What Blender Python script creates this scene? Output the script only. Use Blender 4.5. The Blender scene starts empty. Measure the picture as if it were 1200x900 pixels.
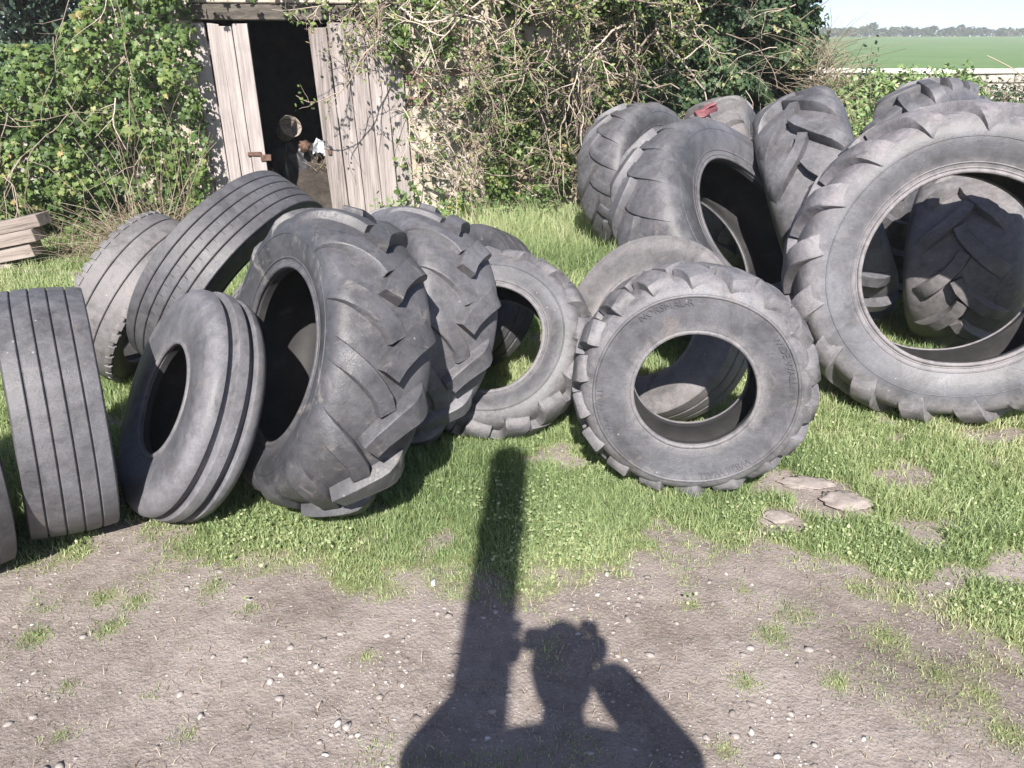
import bpy, bmesh, math, random
import numpy as np
from mathutils import Vector, Matrix, noise
R_ = math.radians
rng = np.random.default_rng(7)
random.seed(7)
S = bpy.context.scene
COL = S.collection

# ------------------------------------------------------------------ camera, sky, sun, exposure
CAM_H, PITCH, FPX = 1.55, R_(23.3), 930.0
cam_d = bpy.data.cameras.new('camera')
cam = bpy.data.objects.new('camera', cam_d)
COL.objects.link(cam)
cam.location = (0, 0, CAM_H)
cam.rotation_euler = (R_(90) - PITCH, 0, 0)
cam_d.sensor_fit = 'HORIZONTAL'
cam_d.sensor_width = 36.0
cam_d.lens = 36.0 * FPX / 1200.0
cam_d.clip_start = 0.02
cam_d.clip_end = 4000
S.camera = cam

SUN_EL, SUN_HEAD = R_(40), R_(3.5)          # light travels towards heading 3.5 deg right of +Y
SUN_DIR = Vector((-math.sin(SUN_HEAD) * math.cos(SUN_EL), -math.cos(SUN_HEAD) * math.cos(SUN_EL), math.sin(SUN_EL)))
world = bpy.data.worlds.new('World')
S.world = world
world.use_nodes = True
wn = world.node_tree
sky = wn.nodes.new('ShaderNodeTexSky')
sky.sky_type = 'NISHITA'
sky.sun_disc = False
sky.sun_elevation = SUN_EL
sky.sun_rotation = R_(180) + SUN_HEAD
sky.air_density = 0.45
sky.dust_density = 0.7
sky.ozone_density = 2.0
bg = wn.nodes['Background']
bg.inputs['Strength'].default_value = 0.088
wn.links.new(sky.outputs[0], bg.inputs[0])
sun_d = bpy.data.lights.new('sun', 'SUN')
sun_d.energy = 4.8
sun_d.angle = R_(0.53)
sun_d.color = (1.0, 0.945, 0.88)
sun = bpy.data.objects.new('sun', sun_d)
COL.objects.link(sun)
sun.location = (-4, -20, 18)
sun.rotation_euler = SUN_DIR.to_track_quat('Z', 'Y').to_euler()
S.view_settings.view_transform = 'Standard'
S.view_settings.look = 'None'
S.view_settings.gamma = 1.0
S.view_settings.exposure = 1.35
S.view_settings.use_curve_mapping = False
S.render.engine = 'CYCLES'
S.render.resolution_x, S.render.resolution_y = 1024, 768

FW = Vector((0, math.cos(PITCH), -math.sin(PITCH)))
UP = Vector((0, math.sin(PITCH), math.cos(PITCH)))


def ray(px, py):
    return Vector(((px - 600) / FPX, 0, 0)) + FW + UP * ((450 - py) / FPX)


def on_ground(px, py, z=0.0):
    d = ray(px, py)
    t = (z - CAM_H) / d.z
    return Vector((0, 0, CAM_H)) + d * t


def at_y(px, py, Y):
    d = ray(px, py)
    return Vector((0, 0, CAM_H)) + d * (Y / d.y)


# ------------------------------------------------------------------ helpers
def tag(o, label=None, cat=None, group=None, kind=None):
    if label: o['label'] = label
    if cat: o['category'] = cat
    if group: o['group'] = group
    if kind: o['kind'] = kind
    return o


def empty(name, loc=(0, 0, 0), label=None, cat=None, group=None):
    o = bpy.data.objects.new(name, None)
    o.empty_display_size = 0.1
    o.location = loc
    COL.objects.link(o)
    return tag(o, label, cat, group)


def link(name, me, mat, parent=None, loc=None):
    o = bpy.data.objects.new(name, me)
    COL.objects.link(o)
    if mat is not None and len(me.materials) == 0:
        me.materials.append(mat)
    if parent is not None:
        o.parent = parent
    if loc is not None:
        o.location = loc
    return o


def mesh_obj(name, verts, faces, mat, parent=None, loc=None, smooth=None):
    me = bpy.data.meshes.new(name)
    me.from_pydata([tuple(v) for v in verts], [], faces)
    me.validate()
    if smooth is not None:
        me.shade_smooth()
        if smooth < 180:
            me.set_sharp_from_angle(angle=R_(smooth))
    me.update()
    return link(name, me, mat, parent, loc)


def tri_mesh(name, V, F, attrs=None):
    """fast mesh from numpy: V (n,3), F (m,k); attrs name -> (n,) float"""
    me = bpy.data.meshes.new(name)
    V = np.ascontiguousarray(V, np.float32)
    F = np.ascontiguousarray(F, np.int32)
    k = F.shape[1]
    me.vertices.add(len(V))
    me.vertices.foreach_set('co', V.ravel())
    me.loops.add(F.size)
    me.loops.foreach_set('vertex_index', F.ravel())
    me.polygons.add(len(F))
    me.polygons.foreach_set('loop_start', np.arange(0, F.size, k, dtype=np.int32))
    me.update(calc_edges=True)
    for n, a in (attrs or {}).items():
        at = me.attributes.new(n, 'FLOAT', 'POINT')
        at.data.foreach_set('value', np.ascontiguousarray(a, np.float32))
    return me


def vnoise(x, y, s, seed=0):
    return noise.noise(Vector((x * s + seed * 7.1, y * s - seed * 3.3, seed * 1.7)))


# ------------------------------------------------------------------ material kit
def new_mat(name):
    m = bpy.data.materials.new(name)
    m.use_nodes = True
    nt = m.node_tree
    b = nt.nodes['Principled BSDF']
    return m, nt, b


def nd(nt, t, **kw):
    n = nt.nodes.new(t)
    for k, v in kw.items():
        if k in n.inputs.keys() if hasattr(n.inputs, 'keys') else False:
            n.inputs[k].default_value = v
        else:
            setattr(n, k, v)
    return n


def tex_noise(nt, vec, scale, detail=5, rough=0.6, dist=0.0):
    n = nt.nodes.new('ShaderNodeTexNoise')
    n.inputs['Scale'].default_value = scale
    n.inputs['Detail'].default_value = detail
    n.inputs['Roughness'].default_value = rough
    n.inputs['Distortion'].default_value = dist
    if vec is not None:
        nt.links.new(vec, n.inputs['Vector'])
    return n.outputs['Fac']


def ramp(nt, fac, stops):
    n = nt.nodes.new('ShaderNodeValToRGB')
    cr = n.color_ramp
    while len(cr.elements) < len(stops):
        cr.elements.new(0.5)
    for e, (p, c) in zip(cr.elements, stops):
        e.position = p
        e.color = (c[0], c[1], c[2], 1) if not isinstance(c, (int, float)) else (c, c, c, 1)
    nt.links.new(fac, n.inputs['Fac'])
    return n.outputs['Color']


def mix(nt, fac, a, b, mode='MIX'):
    n = nt.nodes.new('ShaderNodeMix')
    n.data_type = 'RGBA'
    n.blend_type = mode
    for sock, v in ((0, fac), (6, a), (7, b)):
        if isinstance(v, (int, float)):
            n.inputs[sock].default_value = v
        elif isinstance(v, tuple):
            n.inputs[sock].default_value = (*v[:3], 1)
        else:
            nt.links.new(v, n.inputs[sock])
    return n.outputs[2]


def maths(nt, op, a, b=0.0):
    n = nt.nodes.new('ShaderNodeMath')
    n.operation = op
    for i, v in enumerate((a, b)):
        if isinstance(v, (int, float)):
            n.inputs[i].default_value = v
        else:
            nt.links.new(v, n.inputs[i])
    return n.outputs[0]


def bump(nt, b, height, strength=0.3, dist=0.01):
    n = nt.nodes.new('ShaderNodeBump')
    n.inputs['Strength'].default_value = strength
    n.inputs['Distance'].default_value = dist
    nt.links.new(height, n.inputs['Height'])
    nt.links.new(n.outputs['Normal'], b.inputs['Normal'])


def obj_coord(nt, offset=(0, 0, 0), scale=(1, 1, 1)):
    tc = nt.nodes.new('ShaderNodeTexCoord')
    mp = nt.nodes.new('ShaderNodeMapping')
    mp.inputs['Location'].default_value = offset
    mp.inputs['Scale'].default_value = scale
    nt.links.new(tc.outputs['Object'], mp.inputs['Vector'])
    return mp.outputs[0]


def geo_pos(nt):
    return nt.nodes.new('ShaderNodeNewGeometry').outputs['Position']


def rubber(name, seed, dark=0.04, light=0.14, tint=(1.06, 1.08, 1.22), mud=0.15, mudcol=(0.20, 0.17, 0.155), dust=(0.235, 0.22, 0.225), dustamt=0.5):
    """weathered tyre rubber: dark clean sidewall, dusty shoulder and bead, scuffs, dried mud, fine crazing"""
    m, nt, b = new_mat(name)
    v = obj_coord(nt, (seed * 3.7, seed * 1.9, seed * 5.3))
    n0 = tex_noise(nt, v, 1.6, 4, 0.55, 0.8)
    n1 = tex_noise(nt, v, 5.0, 7, 0.66, 0.9)
    n2 = tex_noise(nt, v, 24, 7, 0.72, 0.4)
    n3 = tex_noise(nt, v, 190, 3, 0.75)
    d = tuple(dark * t for t in tint)
    l = tuple(light * t for t in tint)
    f = maths(nt, 'ADD', maths(nt, 'ADD', maths(nt, 'MULTIPLY', n0, 0.46), maths(nt, 'MULTIPLY', n1, 0.38)), maths(nt, 'MULTIPLY', n2, 0.16))
    c = ramp(nt, f, [(0.40, d), (0.50, tuple((a * .6 + c_ * .4) for a, c_ in zip(d, l))), (0.62, l), (0.72, tuple(x * 1.25 for x in l))])
    # dust gathers on the shoulder and round the bead
    at = nt.nodes.new('ShaderNodeAttribute')
    at.attribute_name = 'rr'
    band = ramp(nt, maths(nt, 'ADD', at.outputs['Fac'], maths(nt, 'MULTIPLY', maths(nt, 'SUBTRACT', n1, 0.5), 0.22)),
                [(0.0, 0.75), (0.10, 0.50), (0.20, 0.12), (0.50, 0.05), (0.66, 0.45), (0.80, 0.62), (0.93, 0.40), (1.0, 0.55)])
    du = maths(nt, 'MULTIPLY', maths(nt, 'MULTIPLY', band, dustamt), ramp(nt, n2, [(0.30, 0.25), (0.62, 1.25)]))
    c = mix(nt, du, c, dust)
    mm = ramp(nt, tex_noise(nt, v, 6.5, 9, 0.75, 1.4), [(0.60 - 0.12 * mud, 0.0), (0.70 - 0.12 * mud, 0.8)])
    c = mix(nt, mm, c, mix(nt, n2, mudcol, tuple(x * .55 for x in mudcol)))
    # dark damp-looking stains
    st = ramp(nt, tex_noise(nt, obj_coord(nt, (seed * 2.2, seed, 3)), 4.2, 6, 0.7, 1.0), [(0.56, 0.0), (0.70, 0.55)])
    c = mix(nt, st, c, tuple(x * .75 for x in d))
    vo = nt.nodes.new('ShaderNodeTexVoronoi')
    vo.inputs['Scale'].default_value = 30
    nt.links.new(v, vo.inputs['Vector'])
    sp = maths(nt, 'MULTIPLY', maths(nt, 'LESS_THAN', vo.outputs['Distance'], 0.10), maths(nt, 'GREATER_THAN', tex_noise(nt, v, 9, 2), 0.60))
    c = mix(nt, maths(nt, 'MULTIPLY', sp, 0.5), c, (0.36, 0.35, 0.34))
    sc = ramp(nt, tex_noise(nt, obj_coord(nt, (seed, 2, seed), (3, 3, 30)), 7, 5, 0.75, 0.6), [(0.60, 0.0), (0.72, 0.5)])
    c = mix(nt, sc, c, tuple(x * 1.5 for x in l))
    c = mix(nt, ramp(nt, n3, [(0.40, 0.28), (0.60, 0.0)]), c, d)
    nt.links.new(c, b.inputs['Base Color'])
    b.inputs['Specular IOR Level'].default_value = 0.45
    rr = nt.nodes.new('ShaderNodeMapRange')
    rr.inputs['To Min'].default_value = 0.36
    rr.inputs['To Max'].default_value = 0.78
    nt.links.new(maths(nt, 'ADD', maths(nt, 'MULTIPLY', n2, 0.6), maths(nt, 'MULTIPLY', du, 0.8)), rr.inputs['Value'])
    nt.links.new(rr.outputs[0], b.inputs['Roughness'])
    cr = nt.nodes.new('ShaderNodeTexVoronoi')
    cr.feature = 'DISTANCE_TO_EDGE'
    cr.inputs['Scale'].default_value = 46
    nt.links.new(mix(nt, 0.12, v, tex_noise(nt, v, 20, 3)), cr.inputs['Vector'])
    crk = ramp(nt, cr.outputs['Distance'], [(0.0, 0.0), (0.05, 1.0)])
    crk = maths(nt, 'MULTIPLY', maths(nt, 'SUBTRACT', crk, 1.0), ramp(nt, n1, [(0.48, 0.0), (0.62, 1.0)]))
    hgt = maths(nt, 'ADD', maths(nt, 'ADD', maths(nt, 'MULTIPLY', n2, 0.55), maths(nt, 'MULTIPLY', n3, 0.16)), maths(nt, 'ADD', maths(nt, 'MULTIPLY', crk, 0.22), maths(nt, 'MULTIPLY', n1, 1.5)))
    bump(nt, b, hgt, 0.5, 0.006)
    return m


def leafmat(name, stops, rough=0.4, trans=0.25, spec=0.5):
    m, nt, b = new_mat(name)
    a = nt.nodes.new('ShaderNodeAttribute')
    a.attribute_name = 'rnd'
    c = ramp(nt, a.outputs['Fac'], stops)
    nt.links.new(c, b.inputs['Base Color'])
    b.inputs['Roughness'].default_value = rough
    b.inputs['Specular IOR Level'].default_value = spec
    tr = nt.nodes.new('ShaderNodeBsdfTranslucent')
    nt.links.new(mix(nt, 1.0, c, (1.35, 1.4, 0.7), 'MULTIPLY'), tr.inputs['Color'])
    ms = nt.nodes.new('ShaderNodeMixShader')
    ms.inputs[0].default_value = trans
    out = nt.nodes['Material Output']
    nt.links.new(b.outputs[0], ms.inputs[1])
    nt.links.new(tr.outputs[0], ms.inputs[2])
    nt.links.new(ms.outputs[0], out.inputs['Surface'])
    return m


def wood(name, c0, c1, c2, seed=0, axis='Z', scale=1.0, rough=0.85):
    m, nt, b = new_mat(name)
    sc = {'Z': (1, 1, 0.035), 'X': (0.035, 1, 1), 'Y': (1, 0.035, 1)}[axis]
    v = obj_coord(nt, (seed * 1.3, seed * 2.1, seed * .7), sc)
    g1 = tex_noise(nt, v, 70 * scale, 6, 0.7, 0.6)
    g2 = tex_noise(nt, obj_coord(nt, (seed, 4, 1), tuple(s * 2 if s == 0.035 else s for s in sc)), 9 * scale, 5, 0.6, 0.8)
    g3 = tex_noise(nt, obj_coord(nt, (seed, 1, 9)), 3.0, 5, 0.65, 0.5)
    oi = nt.nodes.new('ShaderNodeObjectInfo')
    f = maths(nt, 'ADD', maths(nt, 'ADD', maths(nt, 'MULTIPLY', g1, 0.55), maths(nt, 'MULTIPLY', g2, 0.40)),
              maths(nt, 'MULTIPLY', maths(nt, 'SUBTRACT', oi.outputs['Random'], 0.5), 0.16))
    c = ramp(nt, f, [(0.32, c0), (0.43, c1), (0.58, c2)])
    st = ramp(nt, g3, [(0.52, 0.0), (0.75, 0.45)])
    c = mix(nt, st, c, tuple(x * 0.72 for x in c1))
    nt.links.new(c, b.inputs['Base Color'])
    b.inputs['Roughness'].default_value = rough
    bump(nt, b, f, 0.7, 0.006)
    return m


def plain(name, stops, scale=20, rough=0.8, metallic=0.0, bstr=0.3, bdist=0.005, spec=0.4, world_space=False):
    m, nt, b = new_mat(name)
    v = geo_pos(nt) if world_space else obj_coord(nt)
    n = tex_noise(nt, v, scale, 6, 0.65, 0.3)
    nt.links.new(ramp(nt, n, stops), b.inputs['Base Color'])
    b.inputs['Roughness'].default_value = rough
    b.inputs['Metallic'].default_value = metallic
    b.inputs['Specular IOR Level'].default_value = spec
    bump(nt, b, n, bstr, bdist)
    return m


M = {}
M['grass'] = leafmat('grass_blades', [(0.0, (0.13, 0.19, 0.08)), (0.42, (0.26, 0.335, 0.16)), (0.72, (0.38, 0.43, 0.24)), (0.88, (0.47, 0.46, 0.30)), (1.0, (0.50, 0.46, 0.35))], 0.5, 0.4, 0.35)
M['ivy'] = leafmat('ivy_leaf', [(0.0, (0.02, 0.042, 0.016)), (0.4, (0.06, 0.105, 0.03)), (0.75, (0.13, 0.185, 0.055)), (0.93, (0.225, 0.25, 0.095)), (1.0, (0.28, 0.22, 0.10))], 0.50, 0.25, 0.35)
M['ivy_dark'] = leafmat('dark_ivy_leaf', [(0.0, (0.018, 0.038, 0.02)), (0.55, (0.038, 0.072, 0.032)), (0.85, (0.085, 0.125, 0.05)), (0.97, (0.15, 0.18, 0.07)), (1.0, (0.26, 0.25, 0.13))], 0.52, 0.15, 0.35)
M['ground_plant'] = leafmat('low_plant_leaf', [(0.0, (0.08, 0.14, 0.04)), (0.5, (0.14, 0.22, 0.075)), (0.9, (0.23, 0.30, 0.13)), (1.0, (0.34, 0.34, 0.18))], 0.5, 0.3, 0.35)
M['straw'] = leafmat('dry_straw', [(0.0, (0.14, 0.105, 0.07)), (0.5, (0.27, 0.215, 0.155)), (1.0, (0.42, 0.36, 0.28))], 0.7, 0.15, 0.3)
M['twig'] = leafmat('bare_twig_bark', [(0.0, (0.11, 0.085, 0.066)), (0.5, (0.25, 0.20, 0.16)), (1.0, (0.42, 0.355, 0.30))], 0.8, 0.0, 0.3)
M['bark'] = plain('bark', [(0.3, (0.06, 0.045, 0.035)), (0.7, (0.17, 0.135, 0.105))], 18, 0.9, bstr=0.8, bdist=0.02)
M['farleaf'] = leafmat('far_tree_leaf', [(0.0, (0.022, 0.042, 0.018)), (0.6, (0.042, 0.07, 0.03)), (1.0, (0.075, 0.10, 0.048))], 0.7, 0.15, 0.2)
M['evergreen'] = leafmat('evergreen_leaf', [(0.0, (0.012, 0.028, 0.02)), (0.6, (0.03, 0.055, 0.035)), (1.0, (0.07, 0.10, 0.06))], 0.55, 0.1, 0.3)
M['door'] = wood('weathered_door_wood', (0.085, 0.072, 0.066), (0.215, 0.188, 0.18), (0.34, 0.305, 0.295), 1, 'Z')
M['plank'] = wood('pale_plank_wood', (0.10, 0.08, 0.07), (0.22, 0.185, 0.165), (0.32, 0.28, 0.255), 5, 'X')
M['beam'] = wood('dark_beam_wood', (0.03, 0.025, 0.02), (0.07, 0.06, 0.05), (0.13, 0.11, 0.095), 3, 'X')
M['post'] = wood('post_wood', (0.10, 0.08, 0.065), (0.2, 0.165, 0.14), (0.3, 0.26, 0.22), 8, 'Z')
M['rust'] = plain('rusty_iron', [(0.3, (0.06, 0.032, 0.024)), (0.55, (0.12, 0.07, 0.052)), (0.75, (0.19, 0.13, 0.10))], 45, 0.8, 0.3)
M['stone'] = plain('field_stone', [(0.3, (0.20, 0.18, 0.16)), (0.55, (0.33, 0.30, 0.27)), (0.75, (0.46, 0.43, 0.39))], 14, 0.9, bstr=0.6, bdist=0.01)
M['mortar'] = plain('lime_mortar', [(0.3, (0.25, 0.22, 0.19)), (0.7, (0.42, 0.38, 0.33))], 25, 0.95, bstr=0.8, bdist=0.01)
M['render'] = plain('lime_render', [(0.28, (0.19, 0.145, 0.11)), (0.45, (0.33, 0.29, 0.24)), (0.7, (0.42, 0.38, 0.33))], 9, 0.95, bstr=0.8, bdist=0.012)
M['coping'] = plain('pale_coping', [(0.3, (0.48, 0.46, 0.43)), (0.7, (0.68, 0.66, 0.63))], 8, 0.9)
M['palestone'] = plain('pale_boulder', [(0.3, (0.17, 0.145, 0.13)), (0.5, (0.235, 0.205, 0.19)), (0.75, (0.30, 0.27, 0.255))], 18, 0.92, bstr=0.7, bdist=0.01)
M['dark_inside'] = plain('dark_inner_wall', [(0.3, (0.025, 0.023, 0.022)), (0.7, (0.06, 0.055, 0.052))], 6, 0.95)  # near-black tone for the walls inside the outbuilding
M['slate'] = plain('roof_slate', [(0.3, (0.06, 0.06, 0.065)), (0.7, (0.12, 0.12, 0.125))], 12, 0.7)
M['white_bag'] = plain('white_plastic', [(0.3, (0.42, 0.44, 0.48)), (0.7, (0.58, 0.6, 0.64))], 20, 0.5)
M['black_plastic'] = plain('black_plastic', [(0.3, (0.02, 0.02, 0.022)), (0.7, (0.05, 0.05, 0.055))], 20, 0.45)
M['bucket'] = plain('enamel_metal', [(0.3, (0.16, 0.13, 0.11)), (0.6, (0.36, 0.33, 0.30)), (0.8, (0.48, 0.46, 0.44))], 25, 0.6, 0.1)
M['red_paint'] = plain('faded_red_paint', [(0.3, (0.13, 0.045, 0.05)), (0.7, (0.22, 0.085, 0.095))], 25, 0.6)
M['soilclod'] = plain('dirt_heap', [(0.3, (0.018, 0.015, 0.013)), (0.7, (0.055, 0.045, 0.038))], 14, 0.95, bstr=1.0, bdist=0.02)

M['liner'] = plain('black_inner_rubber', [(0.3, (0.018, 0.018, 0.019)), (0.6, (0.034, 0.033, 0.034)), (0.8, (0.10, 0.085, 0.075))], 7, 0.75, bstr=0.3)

# pebbles use a per-stone value
M['pebble'] = leafmat('pebble_stone', [(0.0, (0.13, 0.11, 0.098)), (0.5, (0.24, 0.215, 0.20)), (0.85, (0.31, 0.285, 0.27)), (1.0, (0.42, 0.40, 0.38))], 0.85, 0.0, 0.3)

# ------------------------------------------------------------------ ground
# edge of the grass as seen in the photograph, laid on the ground
EDGE_PX = [(-500, 735), (-200, 715), (-40, 695), (60, 672), (140, 650), (220, 668), (300, 690), (400, 690), (480, 688), (550, 712), (620, 712), (700, 700), (760, 705), (830, 690), (900, 672), (960, 690), (1020, 705), (1090, 735), (1160, 765), (1230, 800), (1400, 860), (1700, 930)]
EDGE = np.array([on_ground(x, y)[:2] for x, y in EDGE_PX])


def edge_y(x):
    return np.interp(x, EDGE[:, 0], EDGE[:, 1])


PATCH = [on_ground(968, 588), on_ground(915, 607), on_ground(930, 572)]
PATCH_R = [0.15, 0.085, 0.12]
TUFTS = [(130, 735, .10), (160, 705, .09), (290, 715, .06), (352, 738, .07), (245, 690, .1), (810, 712, .07), (885, 655, .08), (930, 715, .13), (1010, 690, .1), (1060, 700, .1), (905, 745, .1), (690, 660, .1), (80, 805, .05), (175, 812, .04), (218, 860, .05), (70, 862, .05), (1040, 745, .12), (1100, 790, .1), (1150, 815, .1), (870, 800, .08), (980, 800, .08), (430, 770, .05), (305, 762, .05), (1080, 870, .1), (40, 745, .1), (60, 700, .12), (1180, 860, .12), (850, 880, .06), (120, 700, .1)]
TUFT_XY = np.array([[*on_ground(x, y)[:2], r] for x, y, r in TUFTS])


def nz(x, y, s, seed):
    return np.array([vnoise(a, b, s, seed) for a, b in zip(x, y)])


def grass_mask(x, y):
    """0..1 how grassy the ground is"""
    e = edge_y(x)
    d = y - e + 0.24 * nz(x, y, 3.1, 1) + 0.26 * nz(x, y, 9, 2) + 0.16 * nz(x, y, 24, 3)
    g = np.clip((d + 0.10) / 0.42, 0, 1)
    # thin growth over the trodden soil
    thin = np.clip((nz(x, y, 2.2, 5) + 0.6 * nz(x, y, 7, 6) - 0.08) * 2.0, 0, .5) * np.clip(1 - (e - y) / 1.4, 0.2, 1)
    g = np.maximum(g, thin)
    for tx, ty, r in TUFT_XY:
        g = np.maximum(g, 0.75 * np.exp(-(((x - tx) ** 2 + (y - ty) ** 2) / (r * .62) ** 2)))
    for p, r in zip(PATCH, PATCH_R):
        k = np.sqrt((x - p.x) ** 2 + ((y - p.y)) ** 2) / r + 0.5 * nz(x, y, 12, 8)
        g = g * np.clip((k - 0.75) * 2.2, 0, 1)
    # worn thin spots
    w = nz(x, y, 4.2, 11) + 0.5 * nz(x, y, 11, 12)
    g = g * np.clip(1.2 - 2.2 * np.clip(w - 0.12, 0, 1), 0.18, 1)
    return g


def ground_z(x, y):
    return 0.012 * nz(x, y, 1.1, 20) + 0.007 * nz(x, y, 4.5, 21) + 0.004 * nz(x, y, 14, 22)


def axis_steps(lo, hi, fine_lo, fine_hi, step, grow=1.28):
    a = list(np.arange(fine_lo, fine_hi + 1e-6, step))
    s = step
    v = fine_lo
    left = []
    while v > lo:
        s *= grow
        v -= s
        left.append(v)
    s = step
    v = fine_hi
    right = []
    while v < hi:
        s *= grow
        v += s
        right.append(v)
    return np.array(left[::-1] + a + right)


gx = axis_steps(-400, 500, -3.2, 3.6, 0.035)
gy = axis_steps(-40, 560, 0.9, 7.6, 0.035)
GX, GY = np.meshgrid(gx, gy)
near = (np.abs(GX) < 14) & (GY > -8) & (GY < 16)
gz = np.zeros_like(GX)
gm = np.ones_like(GX)
gz[near] = ground_z(GX[near], GY[near])
gm[near] = grass_mask(GX[near], GY[near])
gz[GY > 17] = -0.06
nx_, ny_ = len(gx), len(gy)
idx = np.arange(nx_ * ny_).reshape(ny_, nx_)
Fq = np.stack([idx[:-1, :-1], idx[:-1, 1:], idx[1:, 1:], idx[1:, :-1]], -1).reshape(-1, 4)
me = tri_mesh('ground', np.stack([GX, GY, gz], -1).reshape(-1, 3), Fq, {'grassy': gm.ravel()})
me.shade_smooth()

m, nt, b = new_mat('trodden_soil')
pos = geo_pos(nt)
n1 = tex_noise(nt, pos, 2.1, 7, 0.62, 0.4)
n2 = tex_noise(nt, pos, 16, 8, 0.72, 0.3)
n3 = tex_noise(nt, pos, 120, 4, 0.75)
f = maths(nt, 'ADD', maths(nt, 'MULTIPLY', n1, 0.50), maths(nt, 'ADD', maths(nt, 'MULTIPLY', n2, 0.36), maths(nt, 'MULTIPLY', n3, 0.14)))
soil = ramp(nt, f, [(0.33, (0.10, 0.08, 0.068)), (0.45, (0.19, 0.162, 0.145)), (0.56, (0.265, 0.23, 0.21)), (0.68, (0.33, 0.295, 0.275))])
vor = nt.nodes.new('ShaderNodeTexVoronoi')
vor.inputs['Scale'].default_value = 95
nt.links.new(pos, vor.inputs['Vector'])
grit = maths(nt, 'MULTIPLY', maths(nt, 'LESS_THAN', vor.outputs['Distance'], 0.22), maths(nt, 'GREATER_THAN', tex_noise(nt, pos, 30, 2), 0.52))
soil = mix(nt, maths(nt, 'MULTIPLY', grit, 0.55), soil, (0.42, 0.39, 0.37))
att = nt.nodes.new('ShaderNodeAttribute')
att.attribute_name = 'grassy'
thatch = ramp(nt, n2, [(0.35, (0.10, 0.115, 0.05)), (0.65, (0.20, 0.21, 0.10))])
gfac = ramp(nt, maths(nt, 'ADD', att.outputs['Fac'], maths(nt, 'MULTIPLY', maths(nt, 'SUBTRACT', n2, 0.5), 0.7)), [(0.32, 0.0), (0.75, 1.0)])
nt.links.new(mix(nt, gfac, soil, thatch), b.inputs['Base Color'])
b.inputs['Roughness'].default_value = 0.95
b.inputs['Specular IOR Level'].default_value = 0.15
bump(nt, b, maths(nt, 'ADD', maths(nt, 'MULTIPLY', n2, 0.8), maths(nt, 'ADD', maths(nt, 'MULTIPLY', n3, 0.3), maths(nt, 'MULTIPLY', maths(nt, 'SUBTRACT', 0.5, vor.outputs['Distance']), 0.15))), 0.8, 0.02)
M['soil'] = m
tag(link('ground', me, m), 'trodden pale soil yard with short grass growing over it', 'ground', kind='structure')

# field beyond the low wall, rising a little to the hedgerow
fy = np.array([17.6, 25, 40, 70, 110, 160, 200, 235, 300, 420, 640])
fz = np.array([-0.05, 0.02, 0.12, 0.40, 0.85, 1.5, 2.1, 2.55, 2.6, 1.6, -0.4])
fx = np.linspace(-480, 620, 61)
FX, FY = np.meshgrid(fx, fy)
FZ = np.interp(FY, fy, fz) + 0.10 * np.sin(FX * .031) * np.clip((FY - 30) / 100, 0, 1) + np.clip(FX, 0, 400) * 0.004 * np.clip((FY - 60) / 150, 0, 1)
idx = np.arange(FX.size).reshape(FX.shape)
Fq = np.stack([idx[:-1, :-1], idx[:-1, 1:], idx[1:, 1:], idx[1:, :-1]], -1).reshape(-1, 4)
me = tri_mesh('field', np.stack([FX, FY, FZ], -1).reshape(-1, 3), Fq)
me.shade_smooth()
m, nt, b = new_mat('pasture')
pos = geo_pos(nt)
f = maths(nt, 'ADD', maths(nt, 'MULTIPLY', tex_noise(nt, pos, 0.12, 6, 0.65), 0.6), maths(nt, 'MULTIPLY', tex_noise(nt, pos, 2.5, 5, 0.7), 0.4))
nt.links.new(ramp(nt, f, [(0.32, (0.075, 0.135, 0.05)), (0.5, (0.10, 0.165, 0.062)), (0.68, (0.14, 0.195, 0.085))]), b.inputs['Base Color'])
b.inputs['Roughness'].default_value = 0.95
b.inputs['Specular IOR Level'].default_value = 0.1
tag(link('field', me, m), 'open green pasture rising gently behind the low wall', 'field', kind='structure')
# ------------------------------------------------------------------ tyres
def resample(P, n):
    P = np.array(P, float)
    d = np.r_[0, np.cumsum(np.linalg.norm(np.diff(P, axis=0), axis=1))]
    return np.stack([np.interp(np.linspace(0, d[-1], n), d, P[:, i]) for i in (0, 1)], 1), d[-1]


def smooth_poly(P, it=2):
    P = np.array(P, float)
    for _ in range(it):                       # Chaikin, ends kept
        Q = [P[0]]
        for a, c in zip(P[:-1], P[1:]):
            Q += [a * .75 + c * .25, a * .25 + c * .75]
        Q.append(P[-1])
        P = np.array(Q)
    return P


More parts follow.
